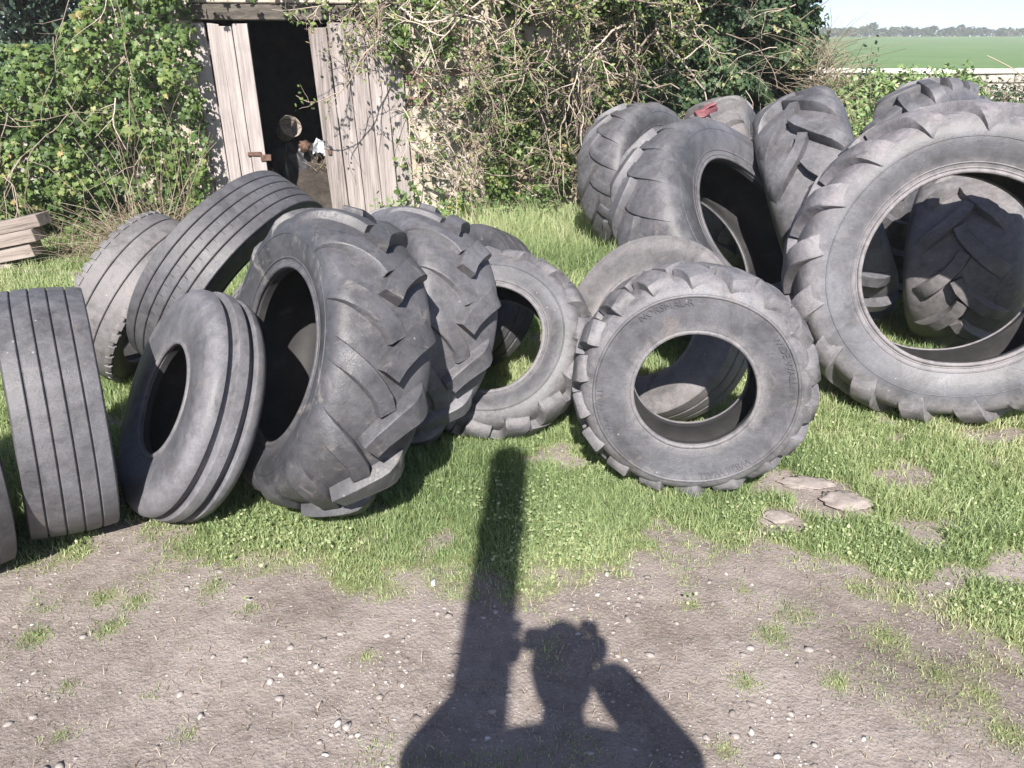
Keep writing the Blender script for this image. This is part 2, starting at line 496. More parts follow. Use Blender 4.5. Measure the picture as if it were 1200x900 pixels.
class Tyre:
    def __init__(s, label, X, Y, psi, phi, R, W, r, mat, seed=1, dz=0.0, squash=0.015, roll=0.0, sink=0.02, name='tyre', group=None, base=None):
        s.label, s.X, s.Y, s.R, s.W, s.r, s.mat, s.seed, s.dz = label, X, Y, R, W, r, mat, seed, dz
        s.squash, s.roll, s.sink, s.name, s.group = squash, roll, sink, name, group
        psi, phi = R_(psi), R_(phi)
        a = np.array([math.sin(psi) * math.cos(phi), -math.cos(psi) * math.cos(phi), math.sin(phi)])
        u = np.cross([0, 0, 1.0], a)
        u /= np.linalg.norm(u)
        v = np.cross(a, u)
        s.B = np.stack([u, v, a])             # rows: local x, y, axle
        s.parts = []
        s.rg = np.random.default_rng(seed)

    def place(s, th, rad, ax):
        """cylindrical tyre coordinates -> tyre-centred world axes, with sag and slight warp"""
        th, rad, ax = np.broadcast_arrays(np.asarray(th, float), np.asarray(rad, float), np.asarray(ax, float))
        k = s.squash
        sd = s.seed
        w = 1 - k * np.cos(2 * (th - math.pi / 2)) + 0.006 * np.sin(3 * th + sd) + 0.004 * np.sin(5 * th + 2 * sd)
        flat = np.exp(-((((th + math.pi / 2 + math.pi) % (2 * math.pi)) - math.pi) / 0.28) ** 2)
        rr = rad * w * (1 - 0.012 * flat)
        a2 = ax * (1 + 0.03 * np.sin(2 * th + sd * 1.3)) + 0.010 * s.R * np.sin(2 * th + sd)
        L = np.stack([rr * np.cos(th), rr * np.sin(th), a2], -1)
        return L @ s.B

    def revolve(s, name, prof, n=112, closed=True, sharp=40, cap=False):
        prof = np.array(prof, float)
        th = np.linspace(0, 2 * math.pi, n, endpoint=False)
        V = s.place(th[:, None], prof[None, :, 0], prof[None, :, 1])
        k = len(prof)
        V = V.reshape(-1, 3)
        I = np.arange(n)[:, None] * k
        J = np.roll(np.arange(n), -1)[:, None] * k
        c = np.arange(k if closed else k - 1)
        d = (c + 1) % k
        Fq = np.stack([I + c, J + c, J + d, I + d], -1).reshape(-1, 4)
        s.parts.append((name, V, Fq, sharp, np.tile(prof[:, 0], n)))

    def set_outer(s, P):
        """half outer profile from the crown centre out to the bead: (radius, axial>=0)"""
        s.half, s.hl = resample(smooth_poly(P, 2), 160)

    def surf(s, q, side):
        """point and outward normal (radius, axial) at arc length q from the crown"""
        t = np.clip(np.asarray(q) / s.hl, 0, 1) * 159
        rad = np.interp(t, np.arange(160), s.half[:, 0])
        ax = np.interp(t, np.arange(160), s.half[:, 1])
        dr = np.interp(t + .8, np.arange(160), s.half[:, 0]) - np.interp(t - .8, np.arange(160), s.half[:, 0])
        da = np.interp(t + .8, np.arange(160), s.half[:, 1]) - np.interp(t - .8, np.arange(160), s.half[:, 1])
        L = np.hypot(dr, da) + 1e-9
        return rad, ax * side, da / L, -dr / L * side

    def carcass(s, thick=0.02, n=112, name='carcass', sharp=50):
        o, _ = resample(s.half, 30)
        full = np.concatenate([o[::-1] * [1, -1], o[1:]])      # -bead .. crown .. +bead
        # inner skin
        inn = []
        for (rd, ax) in o[::3]:
            cr = s.half[0, 0]
            inn.append((rd, ax))
        inn = np.array(inn)
        mid_r = (s.r + s.half[0, 0]) / 2
        ci = np.array([mid_r, 0])
        g = inn.copy()
        d = g - ci
        L = np.linalg.norm(d, axis=1, keepdims=True)
        g = g - d / L * thick
        g[-1] = [s.r + 0.001, o[-1, 1] - thick * 1.1]
        inner = np.concatenate([g[::-1], (g[1:] * [1, -1])])
        s.revolve(name, full, n, False, sharp)
        s.revolve('inner_liner', np.concatenate([full[-1:], inner, full[:1]]), n, False, 60)

    def bead(s, ax, rad=None, tube=0.009, side=1, name='bead'):
        rad = rad or s.r + 0.006
        a = np.linspace(0, 2 * math.pi, 9)[:-1]
        s.revolve(name, np.stack([rad + tube * np.cos(a) * 1.1, side * ax + tube * np.sin(a)], 1), 96, True, 80)

    def ring(s, rad, ax, tube, name='sidewall_ring', side=1):
        a = np.linspace(0, 2 * math.pi, 7)[:-1]
        s.revolve(name, np.stack([rad + tube * np.cos(a), side * ax + tube * .8 * np.sin(a)], 1), 96, True, 80)

    def lug(s, th0, side, q0, q1, dth, width, height, taper=0.3, n=10, name='tread_lug', wear=1.0, flare=1.0, hook=0.0, curve=0.7, dirn=1):
        """one bar of rubber from arc length q0 (near the crown) to q1 (down the shoulder)"""
        t = np.linspace(0, 1, n)
        q = q0 + (q1 - q0) * t
        th = th0 + dirn * dth * (t ** curve)
        rad, ax, nr, na = s.surf(np.abs(q), side)
        ax = np.where(q < 0, -ax, ax)
        na = np.where(q < 0, -na, na)
        # tangent in (arc across, arc around)
        dq = np.gradient(q)
        da = np.gradient(th) * rad
        L = np.hypot(dq, da)
        tq, ta = dq / L, da / L
        hgt = height * wear * np.where(t < 1 - taper, 1.0, np.clip((1 - t) / taper, 0, 1) ** 0.75)
        hgt = hgt * (1 + 0.12 * np.sin(th0 * 13 + s.seed) * t)
        hgt[0] *= 0.93
        wd = width * (1 + (flare - 1) * t)
        V = []
        sec = [(-.61, -.012), (-.50, .88), (-.45, 1.0), (.45, 1.0), (.50, .88), (.61, -.012)]
        for i in range(n):
            for off, hh in sec:
                w_ = off * wd[i]
                # across direction is perpendicular to the path in the surface
                qq = q[i] - ta[i] * w_
                tt = th[i] + tq[i] * w_ / rad[i]
                r1, a1, n1, m1 = s.surf(abs(qq), side)
                if qq < 0:
                    a1, m1 = -a1, -m1
                H = hh * hgt[i] if hh > 0 else hh
                V.append((tt, r1 + n1 * H, a1 + m1 * H))
        V = np.array(V)
        P = s.place(V[:, 0], V[:, 1], V[:, 2])
        k = len(sec)
        Fs = []
        for i in range(n - 1):
            for j in range(k - 1):
                a_, b_ = i * k + j, i * k + j + 1
                Fs.append([a_, b_, b_ + k, a_ + k])
        e0 = [j for j in range(k)][::-1]
        e1 = [(n - 1) * k + j for j in range(k)]
        Fs += [e0, e1]
        s.parts.append((name, P, Fs, 38, V[:, 1]))

    def rib(s, a0, a1, rtop, rbot, bev=0.006, n=128, name='tread_rib', crown=0.0):
        w = a1 - a0
        aa = np.linspace(0, 1, 5)
        prof = [(rbot, a0 - .001)]
        prof += [(rtop - bev - crown * a0 ** 2, a0)]
        for t in aa:
            ax = a0 + bev + (w - 2 * bev) * t
            prof.append((rtop - crown * ax ** 2, ax))
        prof += [(rtop - bev - crown * a1 ** 2, a1), (rbot, a1 + .001)]
        s.revolve(name, prof, n, True, 32)

    def text(s, txt, rad, ang, size, q=None, side=1):
        cu = bpy.data.curves.new('txt', 'FONT')
        cu.body = txt
        cu.size = size
        cu.align_x = 'CENTER'
        cu.extrude = 0.0
        cu.resolution_u = 2
        tmp = bpy.data.objects.new('txt', cu)
        COL.objects.link(tmp)
        bpy.context.view_layer.update()
        me = bpy.data.meshes.new_from_object(tmp.evaluated_get(bpy.context.evaluated_depsgraph_get()))
        bpy.data.objects.remove(tmp)
        bmx = bmesh.new()
        bmx.from_mesh(me)
        bmesh.ops.remove_doubles(bmx, verts=bmx.verts, dist=1e-5)
        bmesh.ops.subdivide_edges(bmx, edges=[e for e in bmx.edges if e.calc_length() > size * .35], cuts=1)
        ex = bmesh.ops.extrude_face_region(bmx, geom=list(bmx.faces))
        top = [g for g in ex['geom'] if isinstance(g, bmesh.types.BMVert)]
        for v_ in top:
            v_.co.z = 1.0
        bmx.verts.index_update()
        cs = np.array([v_.co[:] for v_ in bmx.verts])
        Fs = [[v_.index for v_ in f_.verts] for f_ in bmx.faces]
        bmx.free()
        bpy.data.meshes.remove(me)
        # wrap round the axle on the sidewall
        rr = rad + cs[:, 1]
        th = ang - cs[:, 0] / rad
        order = np.argsort(s.half[:, 0])
        axs = np.interp(rr, s.half[order, 0][:], s.half[order, 1][:])
        axs = axs + np.where(cs[:, 2] > .5, 0.0046, -0.002)
        s.parts.append(('raised_lettering', s.place(th, rr, side * axs), Fs, 30, rr))

    def build(s, extra=0.0):
        allz = min(p[1][:, 2].min() for p in s.parts)
        base = Vector((s.X, s.Y, 0.0))
        zc = -allz - s.sink + s.dz
        c = np.array([0, 0, zc])
        root = empty(s.name, base, s.label, 'tyre', s.group)
        for name, V, Fs, sharp, rads in s.parts:
            if isinstance(Fs, np.ndarray):
                me = tri_mesh(name, V + c, Fs)
            else:
                me = bpy.data.meshes.new(name)
                me.from_pydata((V + c).tolist(), [], Fs)
                me.update()
            at = me.attributes.new('rr', 'FLOAT', 'POINT')
            at.data.foreach_set('value', np.ascontiguousarray((rads - s.r) / (s.R - s.r), np.float32))
            bmx = bmesh.new()
            bmx.from_mesh(me)
            bmesh.ops.recalc_face_normals(bmx, faces=bmx.faces)
            bmx.to_mesh(me)
            bmx.free()
            me.shade_smooth()
            me.set_sharp_from_angle(angle=R_(sharp))
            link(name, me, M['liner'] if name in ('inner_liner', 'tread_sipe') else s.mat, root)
        s.root = root
        return root


def ag_profile(Rc, W, r):
    h = Rc - r
    return [(Rc, 0), (Rc - .012 * h, .18 * W), (Rc - .05 * h, .33 * W), (Rc - .13 * h, .435 * W), (Rc - .26 * h, .485 * W), (Rc - .45 * h, .505 * W), (Rc - .64 * h, .49 * W), (r + .20 * h, .455 * W), (r + .09 * h, .43 * W), (r + .055 * h, .425 * W), (r + .03 * h, .43 * W), (r + .0 * h, .415 * W), (r, .38 * W)]


def ag_tyre(label, X, Y, psi, phi, R, W, r, mat, nl=19, lugd=0.045, lw=0.05, wear=1.0, dirn=1, sweep=0.9, end=0.44, dth=None, taper=0.36, near=(1.0, 1.0, None), **kw):
    t = Tyre(label, X, Y, psi, phi, R, W, r, mat, **kw)
    Rc = R - lugd * wear
    t.set_outer(ag_profile(Rc, W, r))
    t.carcass(0.022)
    t.bead(.425 * W, side=1)
    t.bead(.425 * W, side=-1)
    h_ = Rc - r
    for fr_, tb in ((.075, .0045), (.16, .004), (.56, .003)):
        rad_ = r + fr_ * h_
        k_ = 80 + int(np.argmin(np.abs(t.half[80:150, 0] - rad_)))
        for sd in (1, -1):
            t.ring(t.half[k_, 0], t.half[k_, 1], tb, side=sd)
    q_sh = t.hl * end
    pitch = 2 * math.pi / nl
    for i in range(nl):
        for sd, off in ((1, 0), (-1, .5)):
            j = t.rg.normal(0, .012)
            k = near if sd > 0 else (1.0, 1.0, None)
            t.lug(t.roll + (i + off) * pitch + j * pitch, sd, -0.02 * W - 0.005, q_sh * k[1], (dth or pitch * sweep), lw * (1 + t.rg.normal(0, .05)), lugd, taper=k[2] or taper, wear=wear * k[0] * (1 + t.rg.normal(0, .06)), dirn=dirn, flare=1.25)
    t.build()
    return t


RUB = [rubber('rubber_grey', 1, 0.030, 0.110, dustamt=.35), rubber('rubber_dusty', 2, 0.030, 0.120, dustamt=.80), rubber('rubber_dark', 3, 0.022, 0.070, dustamt=.25, mud=.0),
       rubber('rubber_muddy', 4, 0.035, 0.115, mud=.4), rubber('rubber_worn', 5, 0.040, 0.140, dustamt=.55), rubber('rubber_crusted', 9, 0.024, 0.088, mud=0.35, mudcol=(.22, .205, .19), dustamt=.22),
       rubber('rubber_brownish', 12, 0.045, 0.13, (1.12, 1.08, 1.1), 0.35, dustamt=.8), rubber('rubber_pale', 14, 0.045, 0.145, mud=.2, dust=(0.27, 0.245, 0.25), dustamt=.85)]

# the big lugged tyre standing turned to the left, and its twin behind
ag_tyre('large grey tractor tyre with thick angled lugs, turned sideways beside the three-ribbed tyre', -0.68, 2.62, -56.8, 19.5, 0.555, 0.37, 0.305, RUB[5], nl=14, lugd=0.05, lw=0.062, seed=3, dirn=1, sweep=.8, near=(.6, 1.3, .6))
ag_tyre('tractor tyre with worn lugs standing right behind the large sideways tractor tyre', -0.47, 3.14, -55.4, 21, 0.515, 0.36, 0.30, RUB[0], nl=14, lugd=0.046, lw=0.06, seed=5, dirn=1, sweep=.8, wear=.95, near=(.5, 1.3, .6))
# block-tread tyre leaning back
ag_tyre('medium tyre with chunky shoulder blocks leaning back beside the two tractor tyres', -0.085, 3.20, -14, 36, 0.43, 0.24, 0.232, RUB[1], nl=15, lugd=0.038, lw=0.078, seed=6, dirn=1, sweep=.45, end=.40, taper=.25)

# low wide-wall tyre in front
t = Tyre('low wide tyre with raised lettering on its sidewall standing upright in front', 0.655, 2.66, -7, 3.5, 0.44, 0.25, 0.212, RUB[1], seed=8, squash=.008)
Rc, W, r = 0.408, 0.25, 0.212
h = Rc - r
t.set_outer([(Rc, 0), (Rc - .004, .2 * W), (Rc - .012, .36 * W), (Rc - .03, .45 * W), (Rc - .05, .485 * W), (Rc - .062, .50 * W), (Rc - .066, .482 * W), (Rc - .085, .478 * W), (r + .12 * h, .45 * W), (r + .07 * h, .445 * W), (r + .04 * h, .44 * W), (r, .42 * W), (r, .37 * W)])
t.carcass(0.022)
for sd in (1, -1):
    t.bead(.425 * W, side=sd, tube=.008)
    t.ring(Rc - .058, .49 * W, .006, side=sd)
pitch = 2 * math.pi / 18
for i in range(18):
    for sd, off in ((1, 0), (-1, .5)):
        t.lug((i + off) * pitch, sd, 0.0, t.hl * .36, pitch * .5, .078 * (1 + t.rg.normal(0, .05)), .03, taper=.22, dirn=-1, flare=1.1, wear=1 + t.rg.normal(0, .08))
for txt, ang in (('NORSMAL-R', 112), ('WIDE WALL', 24), ('WIDE WALL', -66), ('WIDE WALL', 196)):
    t.text(txt, r + .54 * h, R_(ang), 0.034)
t.build()

# tyre behind it: smooth ribbed
def rib_tyre(label, X, Y, psi, phi, R, W, r, mat, ribs=5, gap=0.007, depth=0.012, crown=0.25, tw=.86, sipes=0, blocks=0, **kw):
    t = Tyre(label, X, Y, psi, phi, R, W, r, mat, **kw)
    Rc = R - depth
    h = Rc - r
    hw = tw * W / 2
    Re = Rc - crown * hw * hw
    t.set_outer([(Rc, 0), (Rc - crown * (hw * .6) ** 2, hw * .6), (Re, hw * .97), (Re - .02 * h, hw * 1.0), (Re - .12 * h, hw * 1.03), (Rc - .5 * h, .5 * W), (r + .2 * h, .47 * W), (r + .09 * h, .44 * W), (r + .06 * h, .43 * W), (r + .03 * h, .435 * W), (r, .41 * W), (r, .36 * W)])
    t.carcass(0.018)
    t.bead(.425 * W, side=1)
    t.bead(.425 * W, side=-1)
    w = (2 * hw - gap * (ribs - 1)) / ribs
    for i in range(ribs):
        a0 = -hw + i * (w + gap)
        t.rib(a0, a0 + w, R, Rc - .006 - crown * max(a0 ** 2, (a0 + w) ** 2), bev=.003, crown=crown)
    if sipes:                                 # short cuts across the two middle grooves
        for i in range(sipes):
            for a0 in (-.5 * (w + gap), .5 * (w + gap)):
                th_ = i * 2 * math.pi / sipes + (.04 if a0 > 0 else 0)
                rr_ = R - crown * a0 ** 2 + .0006
                dA, dT = w * .22, .0016 / R
                P = np.array([(th_ - dT, rr_, a0 - dA + w * .3), (th_ + dT, rr_, a0 - dA + w * .3), (th_ + dT + .004, rr_, a0 + dA + w * .3), (th_ - dT + .004, rr_, a0 + dA + w * .3)])
                P2 = P.copy()
                P2[:, 1] -= .004
                A_ = np.concatenate([P, P2])
                t.parts.append(('tread_sipe', t.place(A_[:, 0], A_[:, 1], A_[:, 2]), [[0, 1, 2, 3], [7, 6, 5, 4], [0, 4, 5, 1], [1, 5, 6, 2], [2, 6, 7, 3], [3, 7, 4, 0]], 30, A_[:, 1]))
    if blocks:
        pitch = 2 * math.pi / blocks
        for i in range(blocks):
            for sd in (1, -1):
                t.lug((i + (.5 if sd < 0 else 0)) * pitch, sd, hw * .84, hw * 1.0 + .12 * h, 0.0, pitch * R * .62, depth + .006, taper=.3, n=6, name='shoulder_block')
    t.build()
    return t


rib_tyre('smooth bald tyre half hidden behind the low wide lettered tyre', 0.64, 3.33, -43, 29, 0.415, 0.255, 0.235, RUB[6], ribs=3, gap=.012, depth=.008, crown=.6, seed=11)
# three-ribbed front tractor tyre
t = Tyre('narrow front tractor tyre with three bold ribs and deep grooves', -1.15, 2.57, -55.6, 28.5, 0.422, 0.213, 0.202, RUB[4], seed=12)
R0, W, r = 0.422, 0.213, 0.202
Rc = R0 - .03
h = Rc - r
t.set_outer([(Rc, 0), (Rc - .006, .25 * W), (Rc - .02, .42 * W), (Rc - .05, .485 * W), (Rc - .5 * h, .505 * W), (r + .25 * h, .48 * W), (r + .1 * h, .44 * W), (r + .06 * h, .43 * W), (r, .42 * W), (r, .37 * W)])
t.carcass(.02)
for sd in (1, -1):
    t.bead(.425 * W, side=sd)
t.revolve('tread_rib', [(Rc - .01, -.115 * W), (R0 - .012, -.105 * W), (R0 - .002, -.08 * W), (R0, 0), (R0 - .002, .08 * W), (R0 - .012, .105 * W), (Rc - .01, .115 * W)], 128, True, 45)
for sd in (1, -1):
    t.revolve('tread_rib', [(Rc - .012, sd * .215 * W), (R0 - .020, sd * .225 * W), (R0 - .009, sd * .25 * W), (R0 - .010, sd * .32 * W), (R0 - .020, sd * .40 * W), (R0 - .036, sd * .46 * W), (Rc - .04, sd * .49 * W), (Rc - .06, sd * .488 * W), (Rc - .04, sd * .40 * W)], 128, True, 50)
t.build()
# plain ribbed truck tyre, tread towards the yard, and the one cut by the picture's edge
rib_tyre('broad truck tyre with four thin tread grooves facing the yard', -1.55, 2.45, 120.6, -4, 0.425, 0.265, 0.265, RUB[0], ribs=5, gap=.0042, depth=.009, crown=.6, tw=.95, seed=14)
rib_tyre('dark ribbed tyre at the near end of the row', -1.815, 2.20, 130, -2, 0.41, 0.28, 0.26, RUB[2], ribs=5, gap=.007, depth=.012, crown=.5, tw=.93, seed=15)
rib_tyre('big truck tyre with fine ribbed tread leaning over the smaller tyres', -1.33, 3.72, 71, -31, 0.545, 0.27, 0.35, RUB[2], ribs=5, gap=.0045, depth=.010, crown=.3, tw=.95, seed=16, sipes=70)
rib_tyre('brown worn tyre with small shoulder blocks behind the broad truck tyre', -1.82, 3.74, 84, -29, 0.42, 0.27, 0.30, RUB[6], ribs=3, gap=.004, depth=.009, crown=.6, tw=.92, seed=17, blocks=40)
# the heap on the right
ag_tyre('huge tractor tyre with a wide open rim hole standing upright in front of the heap', 1.90, 3.34, -12, 10, 0.695, 0.40, 0.40, RUB[7], nl=17, lugd=0.05, lw=0.078, wear=.85, seed=21, dirn=-1, end=.53, taper=.42)
ag_tyre('big dusty tractor tyre with smooth sidewall leaning back to the left in the heap', 1.14, 4.24, 44, 38, 0.70, 0.42, 0.375, RUB[0], nl=19, lugd=0.045, lw=0.06, wear=.9, seed=22, dirn=1, near=(.28, 1.1, .7))
ag_tyre('tractor tyre under the overhanging bare twigs against the ivy', 1.01, 6.15, 45.7, 21.7, 0.605, 0.46, 0.335, RUB[0], nl=17, lugd=0.045, lw=0.06, wear=.8, seed=23, dirn=1, near=(.45, 1.2, .6))
ag_tyre('tractor tyre with crisp chevron lugs turned edge-on beside the huge upright tyre', 1.80, 4.62, 74, 24, 0.70, 0.50, 0.34, RUB[0], nl=15, lugd=0.055, lw=0.05, seed=24, dirn=1, sweep=1.0)
ag_tyre('tractor tyre with long curved lugs seen through the huge tyre\'s rim hole', 2.46, 4.20, 58, 8, 0.50, 0.52, 0.26, RUB[6], nl=12, lugd=0.045, lw=0.055, seed=25, dirn=1)
ag_tyre('tractor tyre lying against the ivy bush behind the chevron-lugged tyre', 1.50, 5.50, 68, 16, 0.645, 0.44, 0.32, RUB[6], nl=18, lugd=0.045, lw=0.06, seed=26, dirn=-1)
ag_tyre('tall tractor tyre close behind the huge upright tyre, only its lugged top showing', 2.74, 5.30, 36, 8, 0.70, 0.40, 0.36, RUB[0], nl=18, lugd=0.05, lw=0.06, seed=27, dirn=1)
ag_tyre('tractor tyre standing at the outer end of the heap behind the huge upright tyre', 3.62, 4.95, 24, 12, 0.68, 0.40, 0.34, RUB[0], nl=16, lugd=0.05, lw=0.055, seed=29, dirn=1)
rib_tyre('small tyre peeping out behind the second sideways tractor tyre', -0.19, 3.95, -50, 24, 0.37, 0.2, 0.22, RUB[5], ribs=3, gap=.01, depth=.01, crown=.6, seed=28)
#--NEXT--
# ------------------------------------------------------------------ plants: leaf clouds, twigs, blades
IVY_T = np.array([(0, .3, .05), (0, 0, 0), (.26, -.14, -.03), (.50, .10, -.07), (.33, .28, 0), (.42, .58, -.06), (.16, .58, 0), (0, 1.0, -.10), (-.16, .58, 0), (-.42, .58, -.06), (-.33, .28, 0), (-.50, .10, -.07), (-.26, -.14, -.03)])
IVY_T = IVY_T - [0, .3, 0]
IVY_F = np.array([(0, i, i + 1 if i < 12 else 1) for i in range(1, 13)])
OVAL_T = np.array([(0, 0, 0), (.22, .25, -.03), (.24, .6, -.04), (0, 1, -.08), (-.24, .6, -.04), (-.22, .25, -.03), (0, .5, .04)]) - [0, .5, 0]
OVAL_F = np.array([(6, i, (i + 1) % 6) for i in range(6)])
QUAD_T = np.array([(-.5, -.4, 0), (.5, -.5, .1), (.45, .5, 0), (-.4, .45, .12)])
QUAD_F = np.array([(0, 1, 2), (0, 2, 3)])


def unit(a):
    return a / (np.linalg.norm(a, axis=-1, keepdims=True) + 1e-9)


def leaves(P, N, size, rnd, T=IVY_T, F=IVY_F, down=0.7, jit=0.72, rg=rng):
    n = len(P)
    N = unit(N + rg.normal(0, jit, (n, 3)))
    tip = np.tile([0, 0, -down], (n, 1)) + rg.normal(0, .55, (n, 3))
    tip = unit(tip - (tip * N).sum(1, keepdims=True) * N)
    side = np.cross(tip, N)
    s = np.asarray(size)[:, None, None]
    V = P[:, None, :] + s * (T[None, :, 0:1] * side[:, None] + T[None, :, 1:2] * tip[:, None] + T[None, :, 2:3] * N[:, None])
    k = len(T)
    FF = (F[None] + (np.arange(n) * k)[:, None, None]).reshape(-1, 3)
    return V.reshape(-1, 3), FF, np.repeat(rnd, k)


def join(parts):
    Vs, Fs, As, o = [], [], [], 0
    for V, F, A in parts:
        Vs.append(V)
        Fs.append(F + o)
        As.append(A)
        o += len(V)
    return np.concatenate(Vs), np.concatenate(Fs), np.concatenate(As)


def cloud_obj(name, parts, mat, parent=None, loc=(0, 0, 0)):
    V, F, A = join(parts) if isinstance(parts, list) else parts
    me = tri_mesh(name, V - np.array(loc, float), F, {'rnd': A})
    return link(name, me, mat, parent)


def tube(path, r0, r1, k=5):
    P = np.array(path, float)
    n = len(P)
    T = unit(np.gradient(P, axis=0))
    ref = np.array([0.31, 0.22, 0.93])
    U = unit(np.cross(T, ref))
    W = np.cross(T, U)
    rr = np.linspace(r0, r1, n)[:, None, None]
    a = np.linspace(0, 2 * math.pi, k, endpoint=False)
    V = P[:, None] + rr * (np.cos(a)[None, :, None] * U[:, None] + np.sin(a)[None, :, None] * W[:, None])
    F = []
    for i in range(n - 1):
        for j in range(k):
            a_, b_ = i * k + j, i * k + (j + 1) % k
            F += [(a_, b_, b_ + k), (a_, b_ + k, a_ + k)]
    return V.reshape(-1, 3), np.array(F)


def branch(out, p, d, length, rad, depth, rg, grav=-0.15, wob=0.35, col=None, spread=0.9, nsub=4, step=None):
    n = max(4, int(length / (step or 0.06)))
    pts = [np.array(p, float)]
    d = unit(np.array(d, float))
    dirs = [d]
    for i in range(n):
        d = unit(d + rg.normal(0, wob, 3) * .5 + np.array([0, 0, grav]) * .25)
        pts.append(pts[-1] + d * length / n)
        dirs.append(d)
    c = rg.uniform(.2, 1) if col is None else col
    V, F = tube(pts, rad, rad * .45, 5 if rad > .005 else 4)
    out.append((V, F, np.full(len(V), np.clip(c + rg.normal(0, .08), 0, 1))))
    if depth > 0:
        for _ in range(nsub):
            i = rg.integers(1, n)
            dd = dirs[i] + rg.normal(0, spread, 3)
            branch(out, pts[i], dd, length * rg.uniform(.3, .6), rad * .6, depth - 1, rg, grav, wob, c, spread, nsub, step)
    return pts


def stems(n, origin_fn, h, rg, lean=0.35, width=0.0022, curl=0.5, rnd=(0, 1)):
    """thin dry or green stalks with a bend: flat three-sided tubes"""
    parts = []
    for _ in range(n):
        p = origin_fn()
        L = rg.uniform(*h)
        d = unit(np.array([rg.normal(0, lean), rg.normal(0, lean), 1.0]))
        bend = np.array([rg.normal(0, curl), rg.normal(0, curl), -abs(rg.normal(0, curl)) * .6])
        t = np.linspace(0, 1, 6)[:, None]
        P = p + L * (t * d + t ** 2 * bend * .5)
        V, F = tube(P, width, width * .5, 3)
        parts.append((V, F, np.full(len(V), rg.uniform(*rnd))))
    return parts


# ---- building: low stone outbuilding with a timber door
WA, WB = np.array([-3.35, 6.93]), np.array([2.47, 7.81])     # front wall line, left end to right end
WD = (WB - WA) / np.linalg.norm(WB - WA)                     # along the wall
WNRM = np.array([WD[1], -WD[0]])                             # towards the yard
WL = np.linalg.norm(WB - WA)
WANG = math.atan2(WD[1], WD[0])


def wpt(u, out, z):
    q = WA + WD * u + WNRM * out
    return np.array([q[0], q[1], z])


def u_of_px(px, z=1.2):
    """distance along the front wall of the point seen at picture column px at height z"""
    lo, hi = 0.0, WL
    for _ in range(40):
        mid = (lo + hi) / 2
        p = wpt(mid, 0, z) - np.array([0, 0, CAM_H])
        zc = p @ np.array(FW)
        if 600 + FPX * p[0] / zc < px: lo = mid
        else: hi = mid
    return lo


def wbox(name, u0, u1, o0, o1, z0, z1, mat, parent, bev=0.006, rough=0.0, lean=0.0):
    """box along the wall; o = distance in front of the wall face; corners a little uneven"""
    V = []
    for z in (z0, z1):
        for (u, o) in ((u0, o0), (u1, o0), (u1, o1), (u0, o1)):
            V.append(wpt(u + lean * (z - z0) + rng.normal(0, rough), o + rng.normal(0, rough * .5), z + rng.normal(0, rough)))
    F = [(0, 1, 2, 3), (7, 6, 5, 4), (0, 4, 5, 1), (1, 5, 6, 2), (2, 6, 7, 3), (3, 7, 4, 0)]
    bmx = bmesh.new()
    vs = [bmx.verts.new(v - BORG) for v in V]
    for f_ in F:
        bmx.faces.new([vs[i] for i in f_])
    bmesh.ops.recalc_face_normals(bmx, faces=bmx.faces)
    if bev:
        bmesh.ops.bevel(bmx, geom=list(bmx.edges), offset=bev, segments=1, affect='EDGES')
    me = bpy.data.meshes.new(name)
    bmx.to_mesh(me)
    bmx.free()
    return link(name, me, mat, parent)


BORG = np.array([*((WA + WB) / 2), 0.0])
barn = empty('stone_outbuilding', BORG, 'low lime-rendered outbuilding overgrown with ivy, its plank door ajar', 'building')
UD0, UG0, UG1, UD1 = u_of_px(243, 1.0), u_of_px(308, 1.0), u_of_px(381, 1.0), u_of_px(478, 1.0)
DOOR_H = 1.70
TH = 0.42
wbox('wall', 0, UD0 - .02, -TH, 0, -.05, 2.35, M['render'], barn, .02)
wbox('wall', UD1 - .03, WL, -TH, 0, -.05, 2.35, M['render'], barn, .02)
wbox('wall', UD0 - .019, UD1 + .019, -TH + .01, -.01, DOOR_H + .14, 2.34, M['render'], barn, .01)
wbox('lintel', UD0 - .12, UD1 + .12, -.20, .03, DOOR_H + .015, DOOR_H + .13, M['beam'], barn, .008, .004)
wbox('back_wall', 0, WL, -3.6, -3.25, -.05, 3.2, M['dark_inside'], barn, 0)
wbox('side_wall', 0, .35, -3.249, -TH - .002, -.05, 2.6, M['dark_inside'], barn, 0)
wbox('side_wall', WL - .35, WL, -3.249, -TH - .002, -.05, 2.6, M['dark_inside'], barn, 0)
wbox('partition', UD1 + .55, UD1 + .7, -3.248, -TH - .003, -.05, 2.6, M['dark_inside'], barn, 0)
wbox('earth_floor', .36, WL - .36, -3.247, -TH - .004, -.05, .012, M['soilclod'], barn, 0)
# roof of slates, out of the picture but shading the room
rv, rf = [], []
for k, (o, z) in enumerate(((.30, 2.30), (.30, 2.38), (-3.7, 3.32), (-3.7, 3.24))):
    for u in (-.15, WL + .15):
        rv.append(wpt(u, o, z) - BORG)
mesh_obj('roof', rv, [(0, 1, 3, 2), (2, 3, 5, 4), (4, 5, 7, 6), (6, 7, 1, 0), (0, 2, 4, 6), (1, 7, 5, 3)], M['slate'], barn)
